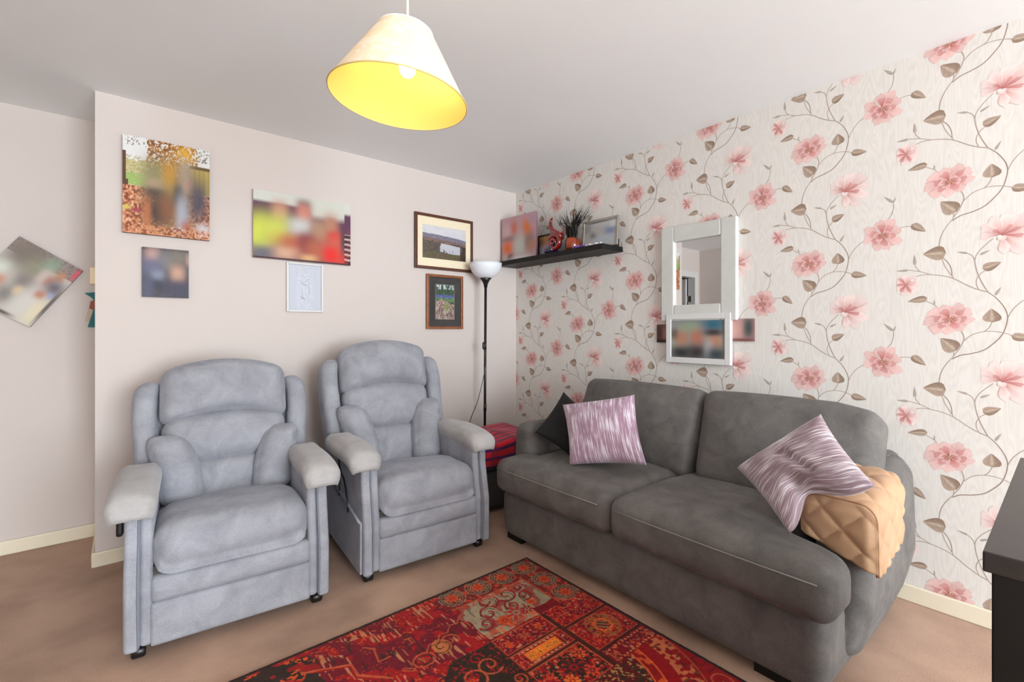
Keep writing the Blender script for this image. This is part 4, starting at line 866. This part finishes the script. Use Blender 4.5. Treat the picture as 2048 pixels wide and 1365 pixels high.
# ------------------------------------------------------------------ cushions
def cushion(p00, p10, p11, p01, th, mt, label, seed, crease=None, pinch=0.07, n=40, lift=0.0):
    """corners: bottom-left, bottom-right, top-right, top-left as seen from the front"""
    A, B, Cc, D = [np.array(p, dtype=float) for p in (p00, p10, p11, p01)]
    c = (A+B+Cc+D)/4; nrm = np.cross(B-A, D-A); nrm /= np.linalg.norm(nrm)
    V = []; UV = []; idx = {}
    def pos(i, j, side):
        u, v = i/(n-1), j/(n-1); uu, vv = 2*u-1, 2*v-1
        u2 = 0.5+0.5*uu*(1-pinch*(1-vv*vv)); v2 = 0.5+0.5*vv*(1-pinch*(1-uu*uu))+lift*(1-v)**2*math.exp(-((u-0.42)/0.24)**2)
        p = A*(1-u2)*(1-v2)+B*u2*(1-v2)+Cc*u2*v2+D*(1-u2)*v2
        h = th*((1-uu**2)*(1-vv**2))**0.42
        w = 0.006*n3((u*3+seed, v*3, seed), 2.0)*(1-uu**8)*(1-vv**8)
        if crease is not None: h *= 1-crease(u, v)
        return p+nrm*side*(h+w)
    for side in (1, -1):
        for j in range(n):
            for i in range(n):
                edge = i in (0, n-1) or j in (0, n-1)
                if side == -1 and edge: idx[(i, j, -1)] = idx[(i, j, 1)]; continue
                idx[(i, j, side)] = len(V); V.append(pos(i, j, side)); UV.append((i/(n-1), j/(n-1)))
    F = []
    for side in (1, -1):
        for j in range(n-1):
            for i in range(n-1):
                q = [idx[(i, j, side)], idx[(i+1, j, side)], idx[(i+1, j+1, side)], idx[(i, j+1, side)]]
                F.append(q if side == 1 else q[::-1])
    o = mesh('scatter_cushion', V, F, mt, None, uv=UV)
    o.data.transform(Matrix.Translation(-Vector(c))); o.location = c
    return tag(o, label, 'cushion')
cushion((-0.776, -1.37, 0.502), (-0.563, -1.493, 0.626), (-0.568, -1.127, 0.811), (-0.881, -1.206, 0.615), 0.055, M['blackcloth'], 'black square scatter cushion tucked behind the lilac striped one', 3)
cushion((-0.898, -1.488, 0.498), (-0.74, -1.842, 0.547), (-0.647, -1.706, 0.862), (-0.76, -1.304, 0.773), 0.075, M['lilac'], 'lilac cushion with upright pale stripes at the left end of the sofa', 5)
def cr(u, v): return 0.75*math.exp(-((u-0.42)/0.10)**2-((v-0.12)/0.16)**2)+0.35*math.exp(-((u-0.55+0.3*(v-0.5))/0.05)**2)*(v < 0.75)*(v > 0.25)
cushion((-0.97, -2.547, 0.514), (-0.873, -2.755, 0.711), (-0.731, -2.564, 0.891), (-0.757, -2.274, 0.637), 0.062, M['mauve'], 'mauve cushion with pale stripes propped on its corner against the tan arm cover', 9, cr, lift=0.24)

# ------------------------------------------------------------------ quilted tan arm cover on the sofa's right arm
def arm_cover():
    y_in, y_out, zt = -2.532, -2.742, 0.622; x_f, x_b = -0.812, -0.505
    RC = 0.05; zc = zt-RC; prof = []                     # inner hem -> over the arm -> outer hem (y, z)
    prof += [(y_in, zc-0.075+0.075*i/8) for i in range(8)]
    for i in range(0, 9):
        a = PI/2*i/8; prof.append((y_in-RC+RC*math.cos(a), zc+RC*math.sin(a)))
    prof += [(y_in-RC-(y_in-y_out-2*RC)*i/10, zt) for i in range(1, 10)]
    for i in range(0, 9):
        a = PI/2*i/8; prof.append((y_out+RC-RC*math.sin(a), zc+RC*math.cos(a)))
    prof += [(y_out-0.004*i/10, zc-0.017*i) for i in range(1, 11)]
    prof = np.array(prof); d = np.concatenate([[0], np.cumsum(np.linalg.norm(np.diff(prof, axis=0), axis=1))])
    nu = 84; s = np.linspace(0, d[-1], nu); py = np.interp(s, d, prof[:, 0]); pz = np.interp(s, d, prof[:, 1])
    ny = np.gradient(pz, s); nz = -np.gradient(py, s); l = np.hypot(ny, nz); ny, nz = -ny/l*-1, nz/l*1
    cy, cz = np.mean(py), 0.5
    sg = np.sign((py-cy)*ny+(pz-cz)*nz); ny *= sg; nz *= sg
    nv = 54; V = []; q = 0.118
    def puff(a, b):
        f1 = abs(((a+b)/q) % 1-0.5)*q; f2 = abs(((a-b)/q) % 1-0.5)*q
        m1 = q/2-f1; m2 = q/2-f2
        return 0.010*(1-math.exp(-(min(m1, m2)/0.014)))
    for j in range(nv):
        x = x_b+(x_f-x_b)*j/(nv-1); up_ = 0.04*(x-x_f)/(x_b-x_f)
        for i in range(nu):
            h = (puff(s[i], x)+0.004*n3((x, py[i], pz[i]), 9))*min(1, (nv-1-j)/4)
            V.append((x+0.03*math.sin(s[i]*7)*(1-j/(nv-1)), py[i]+ny[i]*h, pz[i]+nz[i]*h+up_))
    F = grid(nu, nv)
    # front flap: rows from the profile edge down to the hem
    n0 = len(V); mz = 26; cols_ = 44
    for r in range(mz):
        for c in range(cols_):
            v = r/(mz-1); e = c/(cols_-1); e2 = 0.5-0.5*math.cos(PI*e); y = y_in+(y_out-y_in)*e2; dd = min(y_in-y, y-y_out)
            ztop = zt-RC+math.sqrt(max(0, RC*RC-(RC-min(dd, RC))**2)); zbot = 0.488-0.078*e2
            z = ztop+(zbot-ztop)*v; k = min(1, v*6)*min(1, dd/0.02)
            V.append((x_f-(puff(y, z)+0.006+0.004*n3((y*2, z*2, 3), 6))*k, y-0.004*(e2 > 0.99)*v, z))
    F += [tuple(i+n0 for i in f) for f in grid(cols_, mz)]
    o = mesh('arm_cover', V, F, M['tan'])
    m = o.modifiers.new('cloth', 'SOLIDIFY'); m.thickness = 0.006; m.offset = -1
    c0 = np.array((-0.62, -2.637, 0.52)); o.data.transform(Matrix.Translation(-Vector(c0))); o.location = c0
    tag(o, 'quilted tan cover draped over the right arm of the sofa', 'arm cover')
    ed = [(x_f-0.001, y_in-(y_in-y_out)*(0.5-0.5*math.cos(PI*k/30))) for k in range(31)]
    ed = [(x, y, zt-RC+math.sqrt(max(0, RC*RC-(RC-min(y_in-y, y-y_out, RC))**2))+0.001) for x, y in ed]
    ed = [(x_f-0.001, y_in+0.001, zc-0.05)]+ed+[(x_f-0.001, y_out-0.003, zc-0.17)]
    mesh('piped_edge', *(lambda v, f: (v-c0, f))(*tube(ed, 0.0032, 8)), mat('brown_stitching', L(150, 100, 62), 0.7), o)
arm_cover()

# ------------------------------------------------------------------ storage footstool and blanket
fs = empty('storage_footstool', (-0.70, -0.53, 0), 0, 'dark grey upholstered storage footstool in the corner behind the sofa arm', 'footstool')
mesh('body', *rbox((0.29, 0.20, 0.122), 0.015, res=0.04, c=(0, 0, 0.145)), M['sofa_dark'], fs)
mesh('lid', *rbox((0.295, 0.205, 0.075), 0.03, res=0.03, bulge=(0, 0, 0.01), c=(0, 0, 0.346)), M['sofa_dark'], fs)
for x in (-0.25, 0.25):
    for y in (-0.16, 0.16): mesh('foot', *tube([(x, y, 0.001), (x, y, 0.03)], 0.02, 12), M['black'], fs)
nu, nv = 44, 40; V = []; UV = []
for j in range(nv):
    for i in range(nu):
        u = i/(nu-1); v = j/(nv-1); x = -0.275+0.55*u
        s = v*0.56-0.15                                    # hangs over the front for 13 cm
        h = 0.463+0.02*math.sin(3.2*x+2*s)+0.010*n3((x*3, s*3, 0), 2)
        if s < 0:
            y = -0.226-0.012*math.sin(9*x)*(-s/0.15)-0.006; z = h-0.012+s*(0.80+0.35*u)
        else:
            y = -0.226+s*0.98; z = h
            if s < 0.03: y -= 0.006*(1-s/0.03); z -= 0.012*(1-s/0.03)
        V.append((x, y, z)); UV.append((u, v))
bl = mesh('folded_blanket', V, grid(nu, nv), M['tartan'], uv=UV); bl.location = (-0.70, -0.53, 0)
m = bl.modifiers.new('cloth', 'SOLIDIFY'); m.thickness = 0.012; m.offset = -1
tag(bl, 'red and purple striped blanket folded over the footstool in the corner', 'blanket')

# ------------------------------------------------------------------ sideboard at the right edge
sd = empty('sideboard', (-1.43, -3.28, 0), 0, 'black wooden sideboard at the right edge in front of the flowered wall', 'sideboard')
bevel(mesh('top', *box((-0.355, -0.22, 0.873), (0.355, 0.214, 0.90)), M['darktop'], sd, smooth=False), 0.002)
for y0_, y1_ in ((0.166, 0.206), (-0.212, -0.172)):
    for x0_, x1_ in ((-0.349, -0.309), (0.309, 0.349)):
        bevel(mesh('leg', *box((x0_, y0_, 0.0), (x1_, y1_, 0.8725)), M['blackwood'], sd, smooth=False), 0.002)
for x0_, x1_ in ((-0.337, -0.320), (0.320, 0.337)): mesh('side_panel', *box((x0_, -0.171, 0.06), (x1_, 0.165, 0.8725)), M['blackwood'], sd, smooth=False)
mesh('body', *box((-0.308, -0.20, 0.06), (0.308, 0.19, 0.8725)), M['blackwood'], sd, smooth=False)

# ------------------------------------------------------------------ patchwork rug
def rug():
    a = np.concatenate([np.arange(0, 1.36, 0.003), np.linspace(1.365, 2.3, 60)]); b = np.concatenate([np.arange(0, 1.17, 0.003), np.linspace(1.18, 1.6, 30)])
    A, B = np.meshgrid(a, b); n = lambda s, k: vn(A, B, s, k)
    C = np.ones(A.shape+(3,))*lin((140, 16, 20)); f = n(.007, 3); f2 = n(.012, 5); g = fbm(A, B, .06, 9); st = vn(A, B*0.12, .006, 14); st2 = vn(A, B*.2, .011, 18)
    DB, RED, MAR, ORG, BEI, LOR = (50, 34, 24), (158, 18, 22), (98, 18, 34), (206, 80, 32), (150, 132, 104), (184, 82, 48)
    C = blend(C, (g > .55)*.5, MAR)
    def box_(a0, a1, b0, b1): return ((A >= a0) & (A < a1) & (B >= b0) & (B < b1))
    def outline(a0, a1, b0, b1, w=.0035): return box_(a0, a1, b0, b1) & ~box_(a0+w, a1-w, b0+w, b1-w)
    def line(P, w):
        d = np.full(A.shape, 9.)
        for (x0, y0), (x1, y1) in zip(P[:-1], P[1:]):
            dx, dy = x1-x0, y1-y0; t = np.clip(((A-x0)*dx+(B-y0)*dy)/(dx*dx+dy*dy+1e-12), 0, 1); d = np.minimum(d, np.hypot(A-x0-t*dx, B-y0-t*dy))
        return d < w
    def curl(x, y, r, turns, ph, w, col, sgn=1):
        nonlocal C
        P = [(x+r*(1-.8*k/26)*math.cos(ph+sgn*turns*2*PI*k/26), y+r*(1-.8*k/26)*math.sin(ph+sgn*turns*2*PI*k/26)) for k in range(27)]
        C = blend(C, line(P, w)*1.0, col)
    def flower(x, y, r, k=8, c1=ORG, c2=RED):
        nonlocal C
        R = np.hypot(A-x, B-y); T = np.arctan2(B-y, A-x); C = blend(C, (R < r*(.75+.25*np.cos(k*T)))*1.0, c1)
        C = blend(C, ((R < r*.8) & (np.abs(np.cos(k*T/2)) < .25))*1.0, c2); C = blend(C, (R < r*.32)*1.0, c2); C = blend(C, (R < r*.17)*1.0, c1)
    # striated field at the left of the top edge
    F = box_(.54, 2.4, 0, 2.2); C = blend(C, F*1.0, RED); C = blend(C, F*(g > .5)*.8, MAR)
    C = blend(C, F*((st > .72) & (n(.09, 31) > .45))*.85, (196, 128, 88)); C = blend(C, F*((st2 > .74) & (n(.05, 33) > .5))*.8, DB); C = blend(C, F*((f > .84) & (n(.07, 35) > .5))*.8, ORG)
    ed = F & (B < .10) & (f > .76); C = blend(C, ed*.7, ORG)
    # black-brown fields
    wob = .04*(n(.05, 41)-.5)
    D1 = (A > .545) & (B > .41+wob*.6+np.maximum(0, A-.72)*.9) & (A < 1.1) ; D2 = (A > 1.09+wob+np.maximum(0, .08-B)*.5) & (A < 2.4)
    for D in (D1, D2): C = blend(C, D*1.0, DB)
    C = blend(C, (D2 & (f > .58) & (n(.06, 44) > .5) & (A < 1.3))*1.0, ORG); C = blend(C, (D2 & (n(.03, 46) > .62) & (A < 1.3) & (B < .16))*.8, RED)
    C = blend(C, (line([(1.14, .125), (1.111, .135), (1.05, .165), (.998, .186), (.996, .254), (.95, .30), (.912, .341)], .005))*1.0, LOR); C = blend(C, line([(1.104, .145), (1.0, .196), (1.004, .26), (.92, .352)], .0035)*1.0, RED)
    C = blend(C, line([(.93, .13), (.90, .16), (.915, .24), (.87, .24)], .003)*1.0, LOR)
    # little motifs
    for P in ([(.79, .19), (.765, .19), (.765, .225), (.79, .225)], [(.775, .19), (.775, .222)], [(.86, .325), (.83, .35), (.838, .358), (.868, .333), (.86, .325)]): C = blend(C, line(P, .0025)*1.0, LOR)
    o8 = [(.785+.042*math.cos(PI/8+k*PI/4), .332+.036*math.sin(PI/8+k*PI/4)) for k in range(9)]; C = blend(C, line(o8, .003)*1.0, LOR); o8 = [(.785+.03*math.cos(PI/8+k*PI/4), .332+.025*math.sin(PI/8+k*PI/4)) for k in range(9)]; C = blend(C, line(o8, .002)*1.0, DB); flower(.785, .332, .012, 4, LOR, RED)
    C = blend(C, (np.hypot((A-.70), (B-.31)*.8) < .035)*1.0, (190, 110, 60)); curl(.70, .31, .04, 1.3, .3, .0025, DB); curl(.66, .30, .04, 1.2, 2.5, .003, LOR)
    zz = [(.55+.03*k, .20+.02*(k % 2)+.012*k) for k in range(9)]; C = blend(C, line(zz, .0025)*1.0, LOR); C = blend(C, line([(x, y+.012) for x, y in zz], .002)*1.0, DB)
    # scrolls on the dark field
    curl(.70, .52, .06, 1.4, 0, .004, LOR); curl(.62, .50, .05, 1.3, 2.2, .0035, LOR, -1); curl(.58, .62, .03, 1.3, 1., .003, LOR); curl(.82, .62, .07, 1.3, 4., .004, LOR); curl(.64, .45, .03, 1.2, 3., .0025, RED)
    flower(.71, .525, .026, 6, RED, ORG); flower(.84, .61, .04, 8, RED, ORG); C = blend(C, (D1 & (f > .74) & (n(.05, 48) > .45))*1.0, RED)
    # border with rosettes
    bd = ((A < .158) & (B < .40)) | ((B < .146) & (A < .57)); C = blend(C, bd*1.0, (132, 26, 26)); C = blend(C, (bd & (f > .55))*.9, (90, 44, 30)); C = blend(C, (bd & (f2 > .66))*.9, (196, 66, 40))
    for x, y in [(.085, .074)]+[(.085+.139*k, .072) for k in range(1, 4)]+[(.08, .074+.14*k) for k in range(1, 3)]:
        R = np.hypot(A-x, B-y); C = blend(C, ((R < .062) & (np.sin(R*560) > .1) & (f > .3))*.95, BEI); C = blend(C, ((R < .062) & (np.sin(R*560) < -.2))*.8, DB); flower(x, y, .036)
    for x, y in [(.155+.139*k, .075) for k in range(3)]+[(.08, .145), (.08, .285)]: flower(x, y, .018, 6, LOR, RED)
    C = blend(C, ((np.abs(B-.148) < .0028) & (A > .155) & (A < .55) | (np.abs(A-.158) < .0028) & (B > .146) & (B < .40))*1.0, LOR)
    # cream panel with arabesques
    cr_ = (A > .162) & (A < .545-.12*np.maximum(0, .2-B)+wob) & (B > .152) & (B < .40+wob*.3) & ~((A < .285) & (B > .345+wob)); C = blend(C, cr_*1.0, (160, 142, 114)); C = blend(C, (cr_ & (st2 > .78))*.7, (104, 82, 60)); C = blend(C, (cr_ & (n(.035, 51) > .66))*.8, (150, 40, 34))
    for x, y, r, t, ph in ((.30, .20, .05, 1.2, .4), (.40, .19, .055, 1.1, 2), (.24, .25, .04, 1.2, 1), (.44, .26, .05, 1.1, 3.4), (.33, .28, .035, 1.4, 5), (.49, .31, .04, 1.2, .2), (.22, .19, .03, 1.1, 3)): curl(x, y, r, t, ph, .0045, (152, 24, 30)); curl(x+.01, y+.008, r*.9, t, ph, .0018, DB)
    flower(.35, .33, .05, 8, (176, 48, 40), BEI); flower(.30, .34, .03, 7, RED, BEI); flower(.42, .34, .04, 8, ORG, (150, 30, 30)); flower(.25, .31, .025, 6, ORG, RED); C = blend(C, (cr_ & (B > .36) & (f > .55))*.9, (206, 92, 50)); C = blend(C, (cr_ & (B < .18) & (f > .5))*.9, (190, 70, 46))
    # red speckled panel
    def speck(a0, a1, b0, b1, c, s1=.62, s2=.6, k=0, dark=.35):
        nonlocal C
        m = box_(a0, a1, b0, b1); C = blend(C, m*1.0, c); C = blend(C, (m & (n(.012, 60+k) > s2))*1.0, DB if dark > .5 else MAR); C = blend(C, (m & (n(.0075, 61+k) > s1+.08))*.9, (196, 66, 36)); C = blend(C, (m & (n(.007, 62+k) > .83))*.8, (206, 130, 92))
    speck(.022, .268, .40, .525, RED, .55, .62, 0); C = blend(C, outline(.022, .268, .36, .525, .0035)*(B > .40)*1.0, LOR)
    # brown dividers
    for q in (box_(0, .285, .526, .538), box_(.266, .286, .41, .80), box_(.285, .545, .509, .519), box_(.285, .545, .606, .617), box_(0, .27, .702, .714)): C = blend(C, q*1.0, (72, 28, 22))
    speck(.288, .542, .408, .509, (140, 16, 26), .66, .55, 4); flower(.34, .455, .022, 5, ORG, MAR); flower(.42, .46, .024, 6, LOR, MAR); flower(.50, .465, .022, 6, ORG, RED); C = blend(C, outline(.288, .542, .408, .509)*1.0, LOR)
    speck(.289, .542, .519, .606, (150, 24, 26), .62, .6, 8); mm = box_(.335, .495, .538, .588); C = blend(C, mm*1.0, (234, 116, 36)); 
    for k in range(4): flower(.355+.04*k, .563, .018, 6, (240, 150, 50), (150, 30, 20))
    for y in (.530, .596): C = blend(C, (box_(.32, .51, y-.004, y+.004) & (np.sin(A*300) > 0))*1.0, (206, 150, 110))
    C = blend(C, outline(.289, .542, .519, .606)*1.0, LOR); C = blend(C, outline(.318, .512, .524, .602, .0025)*1.0, LOR)
    speck(.288, .542, .618, .785, (146, 18, 24), .6, .5, 12, .6); flower(.40, .70, .05, 9, (60, 34, 28), RED); flower(.45, .74, .03, 8, (232, 110, 40), RED); flower(.33, .66, .03, 7, (206, 84, 40), MAR); flower(.36, .75, .03, 7, (210, 70, 40), MAR); C = blend(C, outline(.288, .542, .618, .785)*1.0, LOR)
    # medallion square
    speck(.026, .265, .538, .702, (150, 20, 24), .58, .7, 16); x, y = .135, .612
    R = np.maximum(np.hypot(A-x, B-y), 1e-4); T = np.arctan2(B-y, A-x); C = blend(C, ((R < .072) & (f > .45))*.9, (150, 96, 48)); C = blend(C, (np.abs(R-.036*(1+.1*np.cos(8*T))) < .004)*1.0, (236, 96, 40)); C = blend(C, (R < .026)*.9, (150, 110, 60)); C = blend(C, ((R < .026) & (np.sin(A*260+B*260) > .2))*1.0, MAR); C = blend(C, (np.abs(R-.072) < .0025)*1.0, LOR); C = blend(C, outline(.026, .265, .538, .702)*1.0, LOR)
    speck(.022, .262, .714, .785, (122, 16, 28), .66, .6, 20)
    for y in (.724, .777): C = blend(C, (box_(.03, .25, y-.004, y+.004) & (np.sin(A*330) > .2))*1.0, (214, 110, 70))
    for x in (.235, .045): C = blend(C, line([(x-.015, .735), (x, .75), (x+.015, .735), (x+.015, .765), (x, .752), (x-.015, .768), (x-.015, .735)], .0025)*1.0, LOR)
    # ring medallion
    z = (B > .787) & (A < .60); R = np.hypot(A-.5, B-.75); C = blend(C, z*1.0, (150, 12, 20)); C = blend(C, (z & (R < .31))*1.0, (96, 20, 24)); C = blend(C, (z & (R < .31) & (f2 > .55))*.9, (56, 40, 28)); C = blend(C, (z & (R < .31) & (f > .7))*.9, (190, 130, 80))
    bnd = z & (R > .312) & (R < .35); C = blend(C, bnd*1.0, (146, 18, 22)); C = blend(C, (bnd & (n(.016, 80) > .55))*1.0, ORG)
    for r_ in (.312, .35): C = blend(C, (z & (np.abs(R-r_) < .003))*1.0, (232, 96, 46))
    bnd = z & (R > .405) & (R < .478); C = blend(C, (bnd & (n(.014, 82) > .52))*1.0, (206, 112, 70)); C = blend(C, (bnd & (f2 < .3))*.8, (90, 30, 24)); C = blend(C, (z & (np.abs(R-.484) < .0026))*1.0, LOR); curl(.03, .97, .05, 1.2, 1, .003, (110, 10, 20)); curl(.07, 1.06, .05, 1.2, 1, .003, LOR)
    # worn pile and bound edge
    C *= (0.86+0.28*n(.02, 90))[..., None]; e = np.minimum.reduce([A, B, 2.3-A, 1.6-B]); C = blend(C, (e < .017)*1.0, (46, 28, 22)); C = blend(C, (e < .006)*1.0, (28, 18, 16))
    Zt = 0.011+0.0012*n(.01, 95); Zt = np.where(e < .003, 0.006, Zt)
    V = np.stack([-A.ravel(), -B.ravel(), Zt.ravel()], 1); Cc = np.clip(C.reshape(-1, 3), 0, 1)
    F = [q[::-1] for q in grid(len(a), len(b))]
    n0 = len(V); na, nb = len(a), len(b); ring = list(range(na))+[j*na+na-1 for j in range(1, nb)]+[(nb-1)*na+i for i in range(na-2, -1, -1)]+[j*na for j in range(nb-2, 0, -1)]
    V2 = V[ring].copy(); V2[:, 2] = 0.0006; V = np.concatenate([V, V2]); Cc = np.concatenate([Cc, Cc[ring]])
    m = len(ring); F += [(ring[i], ring[(i+1) % m], n0+(i+1) % m, n0+i) for i in range(m)]
    o = mesh('area_rug', V, F, M['rug'], smooth=False, cols=Cc); o.location = (-1.050, -1.327, 0)
    tag(o, 'red patchwork oriental rug with orange rosettes on the brown carpet', 'rug')
rug()

# ------------------------------------------------------------------ light
W = bpy.data.worlds.new('sky'); SC.world = W; W.use_nodes = True
W.node_tree.nodes['Background'].inputs[0].default_value = (0.80, 0.88, 1.0, 1); W.node_tree.nodes['Background'].inputs[1].default_value = 1.2
def area(name, loc, rot, sx, sy, power, col):
    l = bpy.data.lights.new(name, 'AREA'); l.shape = 'RECTANGLE'; l.size = sx; l.size_y = sy; l.energy = power; l.color = col
    o = bpy.data.objects.new(name, l); o.location = loc; o.rotation_euler = rot; link(o); return o
area('window_daylight', ((WX0+WX1)/2, YF-0.14, (WZ0+WZ1)/2), (math.radians(90), 0, 0), WX1-WX0, WZ1-WZ0, 330, (0.86, 0.94, 1.0))
pl_ = bpy.data.lights.new('pendant_bulb', 'POINT'); pl_.energy = 1.15; pl_.color = (1.0, 0.86, 0.66); pl_.shadow_soft_size = 0.03
po_ = bpy.data.objects.new('pendant_bulb', pl_); po_.location = (-2.000, -1.854, 1.952); link(po_)

# ------------------------------------------------------------------ camera
cam = bpy.data.cameras.new('camera'); cam.sensor_width = 36; cam.lens = 930.6/2048*36; cam.shift_y = -21.5/2048; cam.clip_start = 0.02
co = bpy.data.objects.new('camera', cam); link(co)
co.location = (-2.6588, -3.1415, 1.1927); co.rotation_euler = (PI/2, 0, -math.radians(39.75))
SC.camera = co
SC.view_settings.view_transform = 'Standard'; SC.view_settings.look = 'None'; SC.view_settings.gamma = 1; SC.view_settings.use_curve_mapping = False
SC.view_settings.exposure = 0.40
SC.cycles.max_bounces = 10; SC.cycles.diffuse_bounces = 6

# ------------------------------------------------------------------ groups of repeats
for o in SC.objects:
    if o.parent is None:
        g = {'recliner_armchair': 'grey velour recliners', 'scatter_cushion': 'scatter cushions on the sofa', 'canvas_picture': 'photo canvases and prints', 'bead_string': 'bead strings on the shelf'}.get(o.name.split('.')[0])
        if g: o['group'] = g
